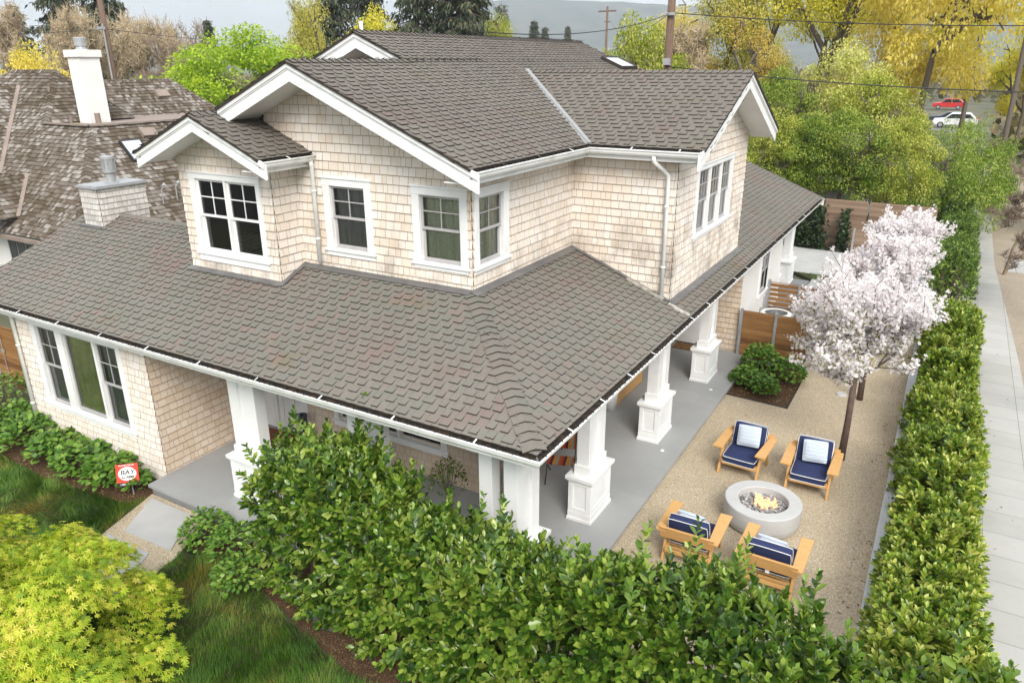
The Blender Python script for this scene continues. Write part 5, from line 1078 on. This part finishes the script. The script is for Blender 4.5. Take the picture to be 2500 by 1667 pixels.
# ------------------------------------------------------------ background trees
def crown_pts(n, clumps, rc, squash=.7, shell=.6):
    i = rng.integers(0, len(clumps), n); C = np.array(clumps)[i]; d = rand_dir(n); r = np.where(rng.random(n) < shell, rng.uniform(.75,1.1,n), rng.random(n)**.5)
    rr = C[:,3]*rc; P = C[:,:3] + d*(r*rr)[:,None]*np.array([1,1,squash]); return P, d
def tree_kind(kind, seed):
    """one tree of a kind, one metre wide and one metre tall in crown terms: (trunk mesh, crown mesh); scaled when placed"""
    global rng
    rng = np.random.default_rng(seed); R = random.Random(seed)
    if kind in ('broad', 'loose', 'tall', 'dense', 'gold', 'weep'):
        n_ = dict(broad=17000, loose=13000, tall=17000, dense=24000, gold=17000, weep=22000)[kind]
        # unit tree: height 1, crown radius .42
        S, T = branching((0,0,0), 1.0, .022, 4 if kind != 'tall' else 4, .62 if kind != 'tall' else .42, seed, (2,3), .2, shrink=.7, first=.28)
        P0 = np.array([t[0] for t in T]); sc = .46/np.percentile(np.hypot(P0[:,0],P0[:,1]), 95); zt = 1/np.percentile(P0[:,2], 98)
        K = np.array([sc,sc,zt])*(.80 if kind in ('broad','dense') else .72 if kind == 'weep' else 1); A, B, ra, rb = seg_arrays(S); A, B = np.array(A)*K, np.array(B)*K
        tr = segs("trunk", A, B, ra, rb, MAT['bark'], None, 5, data_only=True)
        P0 = P0*K; cl = []
        for _ in range(70): p = P0[R.randrange(len(P0))]; cl.append((p[0],p[1],p[2],R.uniform(.06,.13)))
        if kind in ('broad','dense'):
            cl = []
            for _ in range(58):
                a, u = R.uniform(0,6.283), R.uniform(-.75,1); q = math.sqrt(max(0,1-u*u))*R.uniform(.55,1); cl.append((.40*q*math.cos(a), .40*q*math.sin(a), .60+.34*u*R.uniform(.7,1), R.uniform(.07,.125)))
        if kind == 'weep':
            cl = []
            for _ in range(110):
                a, u = R.uniform(0,6.283), R.random(); q = .46*math.sqrt(R.random()); cl.append((q*math.cos(a), q*math.sin(a), .18+.8*u*math.sqrt(max(0,1-(q/.5)**2)), R.uniform(.05,.09)))
        P, d = crown_pts(n_, cl, 1.0, .62 if kind != 'weep' else 1.3, .7)
        D = d + rng.normal(0,.5,(n_,3)) - np.array([0,0,.35 if kind != 'weep' else 1.4]); Nn = d*.5 + rng.normal(0,.4,(n_,3)) + np.array([0,0,.9])
        s = rng.uniform(.016,.030,n_)*dict(broad=.78, loose=.66, tall=.58, dense=.72, gold=.7, weep=.95)[kind]
        cr = leaves("crown", P, D, Nn, s, s*(.6 if kind != 'weep' else .36), 'diamond', MAT['bark'], data_only=True)
    elif kind == 'conifer':
        A, B, ra, rb, P, D, Nn = [(0,0,0)], [(0,0,1.0)], [.014], [.002], [], [], []
        for k in range(150):
            z = .12+.86*(k/150)**.9; a = k*2.4+R.uniform(-.3,.3); L_ = (1.02-z)**.8*.34*R.uniform(.5,1.15)+.012; dr = R.uniform(-.35,.05); p0 = np.array([0,0,z]); dd = np.array([math.cos(a),math.sin(a),dr]); A.append(tuple(p0)); B.append(tuple(p0+dd*L_)); ra.append(.0035); rb.append(.001)
            m = int(36+230*L_); t = rng.random(m)**.7; q = p0+dd*(t*L_)[:,None]; sd_ = np.array([-math.sin(a),math.cos(a),0]); q = q+sd_*(rng.normal(0,.022,m)*(.4+t))[:,None]+np.stack([np.zeros(m),np.zeros(m),-np.abs(rng.normal(0,.012,m))],1)
            P.append(q); D.append(dd*.6+sd_*rng.normal(0,.6,m)[:,None]+np.array([0,0,-.45])+rng.normal(0,.2,(m,3))); Nn.append(rng.normal(0,.35,(m,3))+np.array([0,0,1.]))
        tr = segs("trunk", A, B, np.array(ra), np.array(rb), MAT['bark'], None, 5, data_only=True); P, D, Nn = map(np.concatenate, (P,D,Nn))
        s = rng.uniform(.018,.04,len(P)); cr = leaves("crown", P, D, Nn, s, s*.35, 'diamond', MAT['bark'], data_only=True)
    else:  # bare
        S, T = branching((0,0,0), 1.0, .016, 5, .55, seed, (2,4), .25, shrink=.72, first=.26, wig=.2)
        P0 = np.array([s[1] for s in S]); sc = .46/np.percentile(np.hypot(P0[:,0],P0[:,1]), 97); zt = 1/np.percentile(P0[:,2], 99); K = np.array([sc,sc,zt]); A, B, ra, rb = seg_arrays(S); A, B = np.array(A)*K, np.array(B)*K
        dep = np.array([s[4] for s in S]); big = dep >= 3
        tr = segs("trunk", A[big], B[big], ra[big], rb[big], MAT['bark'], None, 4, data_only=True)
        Bt = B[~big]; i = rng.integers(0,len(Bt),5200); e = rand_dir(5200)+np.array([0,0,.6]); A2 = Bt[i]; B2 = A2+unit(e)*rng.uniform(.02,.075,(5200,1))
        cr = segs("crown", np.concatenate([A[~big],A2]), np.concatenate([B[~big],B2]), np.concatenate([np.maximum(ra[~big],.002),np.full(5200,.0021)]), np.concatenate([np.maximum(rb[~big],.0018),np.full(5200,.0012)]), MAT['bark'], None, 3, data_only=True)
    return tr, cr
KINDS = {}
def kindmesh(kind, seed, mat):
    key = (kind, seed)
    if key not in KINDS: KINDS[key] = tree_kind(kind, seed)
    tr, cr = KINDS[key]; k2 = (kind, seed, mat)
    if k2 not in KINDS:
        c2 = cr.copy(); c2.materials.clear(); c2.materials.append(MAT[mat]); t2 = tr
        if kind == 'bare': t2 = tr.copy(); t2.materials.clear(); t2.materials.append(MAT['twig2'])
        KINDS[k2] = (t2, c2)
    return KINDS[k2]
G_ = lambda nm, cols, **k: MAT.__setitem__(nm, leafmat(nm+"_leaf", cols, **k))
G_('lime', [(.14,.25,.012),(.26,.40,.02),(.38,.52,.035),(.48,.58,.06)], wn=.9, scale=6, trans=.4)
G_('con', [(.025,.042,.022),(.045,.065,.032),(.075,.095,.048),(.12,.105,.055)], wn=.4, scale=6, trans=.1)
G_('conpale', [(.14,.17,.15),(.19,.21,.19),(.24,.24,.2)], wn=.3, trans=.1)
G_('goldl', [(.52,.45,.08),(.68,.58,.11),(.79,.67,.16),(.84,.70,.24)], wn=.8, scale=5, trans=.45)
G_('orange', [(.48,.38,.09),(.60,.47,.12),(.66,.53,.16)], wn=.8, scale=5, trans=.4)
G_('yellow', [(.42,.44,.04),(.60,.58,.06),(.72,.66,.08),(.76,.64,.10)], wn=.9, scale=5, trans=.45)
G_('olive', [(.27,.27,.045),(.40,.38,.07),(.52,.48,.10),(.60,.54,.14)], wn=.9, scale=5, trans=.4)
G_('green', [(.06,.12,.012),(.14,.23,.022),(.26,.34,.04),(.42,.46,.09)], wn=.9, scale=6, trans=.35)
G_('mid', [(.12,.17,.016),(.26,.32,.03),(.42,.45,.06),(.62,.60,.18)], wn=.9, scale=6, trans=.35)
G_('pale', [(.34,.38,.06),(.50,.52,.11),(.64,.63,.22),(.72,.70,.36)], wn=.8, scale=6, trans=.35)
G_('pepper', [(.09,.17,.018),(.18,.28,.03),(.28,.37,.05),(.42,.47,.12)], wn=.9, scale=6, trans=.35)
G_('twig2', [(.17,.125,.09),(.26,.20,.15),(.36,.29,.22)], wn=.3, trans=0, spec=.1, rough=.9)
G_('twigtan', [(.40,.31,.19),(.52,.42,.28),(.60,.49,.35)], wn=.3, trans=0, spec=.1, rough=.9)
def tree(x, y, h, w, kind, mat, label, group=None, seed=1, rz=None, cat="tree", z=0):
    R = random.Random(int(x*37+y*11)); tr, cr = kindmesh(kind, seed, mat)
    root = empty(dict(conifer='conifer_tree', bare='bare_tree', weep='pepper_tree').get(kind, 'leafy_tree'), (x,y,z), label, cat, group, rz if rz is not None else R.uniform(0,6.28)); root.scale = (w,w,h)
    for nm, me in (("trunk", tr), ("crown", cr)):
        o = bpy.data.objects.new(nm, me); COL.objects.link(o); o.parent = root
    return root
GB = "background trees"
TREES = [
 # x, y, height, width, kind, material, label, seed
 (-76,35.5,13.2,9.8,'conifer','con',"dark conifer at the far left edge of the skyline",1),
 (-65.5,33.8,18,12.0,'conifer','con',"tall redwood behind the white chimney, left one",1),(-59.6,33.9,18,12.0,'conifer','con',"tall redwood beside the leaning utility pole",2),
 (-96,60,15.6,7.5,'conifer','conpale',"thin pale conifer right of the leaning pole, far off",2),
 (-33.4,13.4,8.5,5.2,'broad','goldl',"golden round tree over the neighbour's roof at the left edge",3),
 (-48.2,23.0,10.6,6.5,'bare','twigtan',"bare tan tree left of the neighbour's white chimney",1),(-49.5,26.4,10.4,6.5,'bare','twigtan',"bare tan tree right behind the white chimney",2),
 (-52,31.5,10.6,7.5,'bare','twigtan',"bare tan tree right of the leaning utility pole",1),(-55,37,10.4,7,'bare','twig2',"bare twiggy tree left of the bright green maple, farther back",2),(-60,26,11.5,8,'bare','twigtan',"bare tree farther back above the gold tree",1),(-44,28.5,8.8,6.5,'bare','twig2',"low bare tree at the maple's left flank",2),
 (-28.0,20.2,9.5,10.6,'dense','lime',"bright green maple behind the upper left gables",4),(-66,49.5,12.2,6.8,'conifer','con',"small dark cedar top above the bright green maple",1),
 (-38.2,33.6,12,6,'loose','olive',"olive tree right of the bright maple, behind it",5),(-31.5,29.6,10.4,5.5,'loose','olive',"olive yellow tree touching the highest gable",6),
 (-44,44.7,20,12.0,'conifer','con',"tall dark redwood left of the highest gable",1),(-47,52.7,20,12.8,'conifer','con',"dark redwood behind the yellow tree above the ridge",2),
 (-30,33.1,11.0,5.5,'broad','yellow',"bright yellow tree just above the highest gable",3),
 (-37.5,47.8,21,13.5,'conifer','con',"big redwood above the middle of the main ridge",2),(-33.4,48.2,22,15.0,'conifer','con',"biggest redwood, right one above the main ridge",1),(-35.2,52.2,19,15.0,'conifer','con',"redwood between and behind the two big ones",2),
 (-27.4,42.5,10.8,5,'loose','mid',"green tree at the foot of the biggest redwood",5),(-40.3,66.2,13.6,9.0,'conifer','conpale',"pale grey green pine right of the redwoods",2),(-36.5,58,10.3,9.0,'conifer','conpale',"low pale pine right of the redwoods, in front",1),
 (-73.3,133.7,15.8,11,'conifer','con',"tiny dark conifer against the hill, leftmost of three",1),(-76.1,143.6,15,10,'conifer','con',"tiny dark conifer against the hill, middle of three",2),(-85.1,172.6,16.5,10,'conifer','con',"tiny dark conifer against the hill, rightmost of three",1),
 (-11.6,32.6,10.2,6.2,'broad','mid',"eucalyptus like bushy tree left of the near utility pole",6),
 (-15.3,52.4,11.3,7,'loose','goldl',"tan gold tree right behind the near utility pole",5),(-10.5,46.4,10.2,7.5,'loose','orange',"orange tan tree behind the right gable",6),(-14.5,60,11.5,8,'loose','olive',"olive tree behind the tan gold tree",5),
 (-24.7,110,12.4,6.0,'conifer','con',"small dark conifer far behind the orange tan tree",2),
 (-9.2,52,16.5,12,'tall','yellow',"tall airy yellow green tree above the right gable",7),(-4.8,50.8,17.5,13,'tall','yellow',"tallest airy yellow green tree with grey trunks",8),(-1.5,58,17,13,'tall','olive',"tall airy tree behind the grey trunked one",7),
 (-12,50,13,10,'loose','olive',"airy olive tree between the near pole and the tall grey trunked tree",5),(-8,62,15,13,'tall','yellow',"airy yellow tree farther back above the right gable",7),(-12.5,44,9.6,8,'bare','twigtan',"tan bare tree just right of the near utility pole",1),
 (-2.4,38.5,8.6,6.6,'broad','pale',"pale cream green tree beyond the redwood fence",3),(-5.0,36.0,7.4,5.5,'dense','green',"dark green tree right beside the right gable",4),
 (-3.4,28.3,5.8,4.4,'dense','mid',"leafy green tree above the left of the redwood fence",9),(-.2,36.4,7.2,6.5,'dense','mid',"broad olive green tree above the middle of the redwood fence",4),(1.5,29.2,5.5,4.2,'dense','mid',"olive green tree above the right of the redwood fence",9),(-5.6,28.2,6.2,4.0,'dense','green',"green tree peeping past the right gable's back eave",9),(-.6,28.4,5.8,5.2,'dense','green',"low green tree leaning over the redwood fence by the gutter end",4),
 (-2.1,28.4,5.6,4.6,'dense','green',"green tree before the brown roof beyond the redwood fence",9),
 (3.5,33.5,4.7,5.8,'weep','pepper',"feathery green pepper tree beside the sidewalk",10),(4.4,37.5,4.8,4.6,'weep','pepper',"second feathery pepper tree farther along the sidewalk",10),
 (1.2,45.3,17,10.5,'broad','goldl',"big golden tree left of the right edge",3),(5.6,39.0,18,7.0,'gold','goldl',"big golden tree at the right edge with a grey trunk",11),(-1.4,49.1,10,6.5,'loose','goldl',"golden tree left of the parked cars",6),(6.8,52,9,6.5,'gold','yellow',"yellow tree at the right edge above the sidewalk",11),(9.5,44,12,8,'gold','goldl',"golden tree mostly outside the right edge",11),(3.6,60,21,9,'broad','yellow',"yellow tree behind the golden ones, right",3),
 (5.9,25.5,4.4,4.2,'bare','twig2',"bare twiggy brown shrub tree beside the sidewalk",3),(6.6,19.8,3.9,4.0,'bare','twig2',"second bare shrub tree farther up the sidewalk",3),
 (9.0,34,5,5,'dense','mid',"green shrub tree at the right edge beyond the sidewalk",9),
 (-16,72,10.5,9,'loose','olive',"olive tree in the distance left of the near pole",5),(-24,80,9.6,10,'bare','twigtan',"distant bare tree below the hill, left",1),(-30,84,9.4,10,'bare','twig2',"distant bare tree below the hill, right",2),(-20,66,9.8,7,'loose','orange',"orange tree in the distance behind the eucalyptus",6),
]
rng_keep = rng
for (x,y,h,w,kind,mat,lb,sd_) in TREES: tree(x,y,h,w,kind,mat,lb,GB,sd_)
rng = np.random.default_rng(77)
# bare street tree whose twigs reach in from beyond the right edge
def street_twigs(x, y, seed, label):
    root = empty("street_tree", (x,y,0), label, "tree", "bare street trees"); S, T = branching((x,y,0), 4.6, .06, 5, .6, seed, (2,3), .1, shrink=.74, first=.32, wig=.16); segs("trunk", *seg_arrays(S), MAT['twig'], root, 5)
street_twigs(7.9, 10.2, 21, "bare young street tree whose twigs reach over the sidewalk from the right edge"); street_twigs(8.2, 17.0, 22, "bare street tree farther up, twigs over the planting strip")
# far wooded ground cover beyond the gardens
n = 26000; a = rng.uniform(-.95,.42,n); r = 70+rng.random(n)**1.4*260; k = ~((np.abs(a+.005)<.04)&(r<170)); a, r = a[k], r[k]; n = len(a); P = np.stack([3.5+r*np.sin(a), -6.6+r*np.cos(a), rng.random(n)**1.3*(4.2+1.6*vnoise(r*.08,a*30,1.0,4))+.1],1)
o = leaves("far_woodland", P, rand_dir(n), rand_dir(n)+np.array([0,-.4,.8]), rng.uniform(.8,1.9,n)*(.6+r/260), rng.uniform(.6,1.2,n)*(.6+r/260), 'diamond', leafmat("far_wood", [(.08,.075,.03),(.16,.13,.06),(.22,.17,.09),(.12,.13,.04)], wn=.9, scale=.05, trans=.2)); tag(o, kind='stuff')
# hills
def hills():
    na, nr = 160, 14; V, F = [], []
    for j in range(nr):
        r = 1500+j*80
        for i in range(na+1):
            a = math.radians(-75+115*i/na); e = .5-.5*math.cos(math.pi*min(1,j/9)); hh = (float(np.interp(a,[-1.3,-.8,-.64,-.56,-.42,-.2,.1],[45,55,110,172,166,142,128]))+3*math.sin(a*23)+2*math.sin(a*51+j)+1.2*math.sin(a*140)); V.append((3.5+r*math.sin(a), -6.6+r*math.cos(a), hh*e-2))
    for j in range(nr-1):
        for i in range(na): b = j*(na+1)+i; F.append((b,b+1,b+na+2,b+na+1))
    me = bpy.data.meshes.new("hills"); me.from_pydata(V,[],F); me.materials.append(rmat("wooded_hill", [(.018,.03,.02),(.045,.055,.035),(.09,.085,.06)], .95, scale=.02, detail=8, wn=1.2)); o = link("hills", me); o['kind'] = 'structure'
    me.polygons.foreach_set("use_smooth", [True]*len(F))
hills()
# ------------------------------------------------------------ the neighbour's house
nb = empty("shake_house", (-23,9,0), "neighbouring house at the left with steep weathered shake roofs and a tall white chimney", "house")
def nroof(name, f, pts, seed, h=.15, wid=.12): return roof_plane(name, f, xyuv(f, pts), nb, 'shake', h, wid, 'shake', seed)
fNF = frame((-20.22,7.61,5.62), (1,0,0), (0,1,1)); fNH = frame((-20.22,7.61,5.62), (0,1,0), (-1,0,1)); fNG = frame((-22.92,7.61,5.62), (0,1,0), (-1,0,1.0185))
nroof("mansard_roof", fNF, [(-31,4.69),(-17.27,4.69),(-20.22,7.61),(-31,7.61)], 51); nroof("mansard_roof", fNF, [(-31,7.61),(-22.92,7.61),(-24.56,9.27),(-27.37,9.27),(-31,8.0)], 52)
nroof("mansard_roof", fNH, [(-17.27,4.69),(-17.27,15),(-20.22,15),(-20.22,7.61)], 53); nroof("hip_roof", fNG, [(-22.92,7.61),(-22.92,10.91),(-24.56,9.27)], 54)
fNR = frame((-24.5,11,5.5), (0,1,0), (-1,0,1)); nroof("rear_wing_roof", fNR, [(-24.4,10.4),(-24.4,16.4),(-25.9,14.8),(-25.9,10.4)], 55)
fNB = frame((-24.56,9.27,7.29), (-1,0,0), (0,-1,1)); nroof("hip_roof", fNB, [(-22.92,10.91),(-29,10.91),(-27.37,9.27),(-24.56,9.27)], 56)
def nstrip(a, b, wd, mat, name="roof_coping", ht=.05): mb = MB(); mb.beam(a, b, wd, ht, 0, (0,0,1), .03); return mb.build(name, MAT[mat], nb)
mb = MB(); mb.prism([(-23,7.62),(-20.2,7.62),(-20.2,16.5),(-24.5,16.5),(-24.5,10.9),(-23,10.9)], 5.5, 5.58); mb.build("flat_deck", MAT['copper'], nb)
nstrip((-22.95,7.58,5.63), (-20.2,7.58,5.63), .16, 'copper'); nstrip((-20.2,7.5,5.63), (-20.2,15,5.63), .16, 'copper')
def ncaps(p0, p1, nA, nB, seed):
    o = caps(p0, p1, nA, nB, 'shake', .15, .16, seed); o.parent = nb; o.matrix_parent_inverse = wmat(nb).inverted()
ncaps((-17.27,4.69,2.70), (-20.22,7.61,5.62), (0,-1,1), (1,0,1), 61); ncaps((-22.92,7.61,5.62), (-24.56,9.27,7.29), (0,-1,1), (1,0,1), 62); ncaps((-24.56,9.27,7.29), (-27.37,9.27,7.29), (0,-1,1), (0,1,1), 63); ncaps((-25.9,10.4,6.9), (-25.9,14.8,6.9), (1,0,1), (-1,0,1), 64)
fD1 = frame((-26.1,0,6.76), (0,1,0), (-1,0,.953)); nroof("dormer_roof", fD1, [(-26.1,8.75),(-26.1,4.4),(-23.2,4.4),(-23.34,6.11)], 57); fD2 = frame((-21.84,0,4.21), (0,1,0), (-1,0,1)); nroof("dormer_roof", fD2, [(-21.84,6.2),(-21.84,4.2),(-20.76,4.2),(-20.76,5.11)], 58)
nstrip((-26.1,8.72,6.76), (-23.34,6.08,4.13), .14, 'copper', "valley_flashing", .03); nstrip((-21.84,6.17,4.21), (-20.76,5.08,3.13), .12, 'copper', "valley_flashing", .03)
mb = MB(); mb.prism([(-23.3,2.7),(-20.80,2.95),(-21.84,3.98),(-22.9,2.95)], 0, .1, 0, fFr(4.28)); mb.build("dormer_gable", MAT['stucco'], nb)
mb = MB(); mb.box(-30,-17.8,5.25,15,0,2.72); mb.build("stucco_wall", MAT['stucco'], nb)
mb = MB(); mb.box(-22.0,-19.9,5.18,5.245,.55,2.35); w_ = mb.build("window", MAT['sash'], nb); mb = MB()
for k in range(4): mb.box(-21.93+.5*k,-21.49+.5*k,5.165,5.176,.62,1.42); mb.box(-21.93+.5*k,-21.49+.5*k,5.165,5.176,1.48,2.28)
mb.build("pane", rmat("dark_pane", (.05,.06,.07), .1, scale=1), w_)
mb = MB(); mb.box(-31,-17.2,4.58,4.68,2.55,2.66); mb.build("gutter", MAT['copper'], nb); mb = MB(); mb.tube([(-18.6,4.7,2.55),(-18.5,5.15,2.3),(-18.5,5.17,.1)], .04); mb.build("downspout", MAT['stucco'], nb)
mb = MB(); mb.box(-22.9,-22.27,8.82,9.56,5.2,7.72); nc = mb.build("chimney", MAT['stucco'], nb, bevel=.01); mb = MB(); mb.box(-22.97,-22.20,8.75,9.63,7.70,7.93); mb.build("chimney_cap", MAT['stucco'], nc, bevel=.015)
mb = MB(); mb.lathe([(.20,0),(.16,.06),(.15,.12),(.19,.13),(.2,.38),(.17,.40),(0,.40)], 16, 0, (-22.6,9.19,7.93)); mb.build("chimney_cowl", MAT['galv'], nc)
mb = MB(); mb.box(8.05-7.61,8.78-7.61,-1.55,-.70,.0,.10,0,fNH); sk2 = mb.build("skylight", MAT['iron'], nb); mb = MB(); mb.box(8.11-7.61,8.72-7.61,-1.48,-.77,.10,.112,0,fNH); mb.build("pane", rmat("pale_skylight", (.55,.60,.65), .1, scale=1), sk2)
for a,b,c,d,f_ in ((9.0-7.61,9.55-7.61,-.62,-.30,fNH),): mb = MB(); mb.box(a,b,c,d,0,.12,0,f_); mb.build("roof_vent", MAT['copper'], nb)
mb = MB(); mb.box(2.6,3.15,.95,1.3,0,.12,0,fNR); mb.build("roof_vent", MAT['copper'], nb)
for x,y,z,h,r in ((-21.95,8.9,5.5,.42,.09),(-22.7,8.4,5.5,.3,.05),(-24.0,8.6,6.0,.75,.05)):
    mb = MB(); mb.tube([(x,y,z),(x,y,z+h)], r, 10); mb.build("vent_pipe", MAT['copper'], nb)
for k,(x,y) in enumerate(((-17.9,8.05),(-17.95,8.6),(-17.9,9.0))):
    mb = MB(); mb.tube([(x,y,3.1),(x,y,3.75),(x+.08,y+.06,3.9)], .022, 6); mb.lathe([(0,.0),(.07,.03),(.0,.1)], 10, 0, (x+.08,y+.06,3.88)); mb.build("service_mast", MAT['galv'], nb)
# ------------------------------------------------------------ houses behind
rh = empty("rear_house", (-3,32,0), "low house beyond the redwood fence, its brown roof and white eave showing through the trees", "house")
fR1 = frame((0,29.5,2.6), (1,0,0), (0,1,.4)); o = roof_plane("roof", fR1, xyuv(fR1, [(-8,29.5),(.6,29.5),(.6,33.6),(-8,33.6)]), rh, 'shake', .2, .18, 'shake', 71)
mb = MB(); mb.box(-8,.6,29.38,29.5,2.42,2.62); mb.build("gutter", MAT['white'], rh); mb = MB(); mb.box(-7.6,.2,30,37,0,2.6); mb.build("wall", MAT['stucco'], rh); mb = MB(); mb.box(-6,-4.4,29.94,29.995,.9,2.1); mb.box(-4.38,-2.8,29.94,29.995,.9,2.1); mb.build("window", MAT['blind'], rh)
rh2 = empty("distant_house", (-9,58,0), "distant brown roofed house behind the trees right of the near utility pole", "house")
fR2 = frame((0,54,3.6), (1,0,0), (0,1,.55)); roof_plane("roof", fR2, xyuv(fR2, [(-14,54),(-4.5,54),(-5.5,58),(-13,58)]), rh2, 'shake', .3, .3, 'shake', 72); mb = MB(); mb.box(-13.5,-5,54.6,62,0,3.6); mb.build("wall", MAT['stucco'], rh2); mb = MB(); mb.box(-9.1,-8.5,56.5,57.1,4.6,6.3); mb.build("chimney", MAT['copper'], rh2)
# ------------------------------------------------------------ utility poles and wires
def pole(x, y, h, r, label, lean=(0,0)):
    root = empty("utility_pole", (x,y,0), label, "utility pole", "wooden utility poles"); mb = MB(); mb.tube([(x,y,0),(x+lean[0]*.5,y+lean[1]*.5,h*.5),(x+lean[0],y+lean[1],h)], [r*1.08,r,r*.85], 12); mb.build("pole", MAT['pole'], root, smooth=True); return root
MAT['pole'] = rmat("creosote_wood", [(.10,.06,.042),(.19,.125,.09)], .9, scale=3, mapscale=(6,6,.6), wn=1.0)
p1 = pole(-38.5,20.4,13.5,.17,"brown utility pole left, standing behind the neighbour's roof ridge"); mb = MB(); mb.tube([(-38.35,20.2,4.5),(-38.35,20.2,9.6)], .05, 6); mb.build("conduit", MAT['galv'], p1); mb = MB(); mb.box(-38.75,-38.3,20.1,20.3,9.3,9.45); mb.build("bracket", MAT['galv'], p1)
p2 = pole(-6.95,23.6,12.5,.165,"thick brown utility pole rising behind the right gable roof"); mb = MB(); mb.box(-7.2,-6.7,23.32,23.42,9.15,9.25); mb.build("bracket", MAT['galv'], p2); mb = MB(); mb.box(-7.05,-6.8,23.3,23.45,7.35,7.6); mb.build("clamp", MAT['galv'], p2)
p3 = pole(-40.4,94.2,14.6,.17,"thin far utility pole with a crossarm before the hill"); mb = MB(); mb.box(-41.7,-39.1,94.1,94.25,13.9,14.08); mb.build("crossarm", MAT['pole'], p3); mb = MB(); mb.box(-40.8,-40.0,94.1,94.25,12.6,12.72); mb.build("crossarm", MAT['pole'], p3)
def wire(pts, r, label):
    pts = [Vector(p) for p in pts]; Q = []
    for a, b in zip(pts[:-1], pts[1:]):
        for t in range(12): q = a.lerp(b, t/12); q.z -= (b-a).length*.022*4*(t/12)*(1-t/12); Q.append(q)
    Q.append(pts[-1]); mb = MB(); mb.tube(Q, r, 6); return tag(mb.build("power_line", MAT['iron'], smooth=True), label, "cable", "overhead wires")
wire([(-6.95,23.35,9.25),(16,24.3,8.75)], .018, "upper thick cable running right from the near utility pole"); wire([(-6.95,23.35,7.3),(16,24.0,6.7)], .022, "lower cable crossing in front of the golden trees"); wire([(-6.95,23.35,9.2),(-6.62,9.3,8.14)], .014, "service cable dropping from the near pole to the main ridge"); wire([(-40.4,94.1,14.0),(-6.95,23.7,9.3)], .014, "cable from the far crossarm pole to the near pole"); wire([(-38.5,20.3,9.3),(-70,-2,10.5)], .016, "cable going left from the leaning pole past the white chimney"); wire([(-38.5,20.3,9.35),(-48,60,10.5)], .016, "cable going back from the left pole through the bare trees")
# ------------------------------------------------------------ parked cars
def car(x, y, label, col, kind='suv', rz=0):
    global _carm
    LOCAL[0] = True; root = empty("parked_car", (x,y,.03), label, "car", "cars parked on the far street", rz); pm = rmat("car_paint", col, .25, scale=1, spec=.6); hgt = dict(suv=1.72, sedan=1.42)[kind]
    side = [(-2.3,.45),(-2.35,.75),(-2.2,.98),(-1.15,1.06),(-.45,hgt-.06),(-.1,hgt),(1.5,hgt-.02),(2.1,1.15),(2.33,1.05),(2.36,.5),(2.1,.32),(-2.1,.32)] if kind == 'suv' else [(-2.3,.42),(-2.32,.7),(-2.1,.86),(-1.0,.95),(-.25,hgt-.04),(.2,hgt),(.9,hgt-.06),(1.75,1.02),(2.3,.95),(2.33,.5),(2.1,.3),(-2.1,.3)]
    f_ = frame((0,-.88,0), (1,0,0), (0,0,1)); mb = MB(); mb.prism(ccw(side), -1.76, 0, 0, f_); mb.build("body", pm, root, bevel=.09)
    gl = [(-1.0,1.08),(-.42,hgt-.14),(1.42,hgt-.14),(1.92,1.12)] if kind == 'suv' else [(-.85,.98),(-.2,hgt-.12),(.85,hgt-.13),(1.5,1.02)]
    for w0, w1 in ((-.0,.012),(-1.772,-1.76)):
        mb = MB(); mb.prism(ccw(gl), w0, w1, 0, f_); mb.build("side_window", MAT['carglass'], root)
    mb = MB(); mb.box(2.05,2.33,-.8,-.6,.95,1.2); mb.build("tail_light", MAT['tail'], root); mb = MB(); mb.box(2.05,2.33,.6,.8,.95,1.2); mb.build("tail_light", MAT['tail'], root)
    for wx in (-1.45,1.42):
        for wy in (-.90,.70):
            f2 = frame((wx,wy,.34), (1,0,0), (0,0,1)); mb = MB(); mb.prism([(.34*math.cos(t*.2618),.34*math.sin(t*.2618)) for t in range(24)], -.2, .0, 0, f2); wh = mb.build("tyre", MAT['iron'], root); mb = MB(); mb.prism([(.21*math.cos(t*.3927),.21*math.sin(t*.3927)) for t in range(16)], -.205, .012, 0, f2); mb.build("rim", MAT['galv'], wh)
    LOCAL[0] = False
MAT['carglass'] = rmat("car_glass", (.02,.025,.03), .08, scale=1); MAT['tail'] = rmat("tail_light", (.5,.03,.02), .3, scale=1)
car(2.9, 99, "white sport utility car parked beyond the golden trees, nearest of the three", (.75,.76,.78)); car(2.2, 106.5, "dark car half hidden behind the white one", (.03,.04,.06), 'sedan'); car(1.3, 140, "red car parked farthest away beyond the golden trees", (.55,.03,.03))
# ------------------------------------------------------------ haze
mb = MB(); mb.box(-2650,2650,-400,2600,-1.2,215); hz = mb.build("haze", [MAT["white"]]); hz.data.materials.clear()
mh = bpy.data.materials.new("haze"); mh.use_nodes = True; nh = mh.node_tree; nh.nodes.remove(nh.nodes["Principled BSDF"]); pv = N(nh, "ShaderNodeVolumePrincipled"); pv.inputs["Color"].default_value = (.84,.92,1.0,1); pv.inputs["Density"].default_value = .00036; pv.inputs["Anisotropy"].default_value = .2
nh.links.new(pv.outputs[0], nh.nodes["Material Output"].inputs["Volume"]); hz.data.materials.append(mh); hz['kind'] = 'stuff'; mh.cycles.homogeneous_volume = True if hasattr(mh, 'cycles') else None
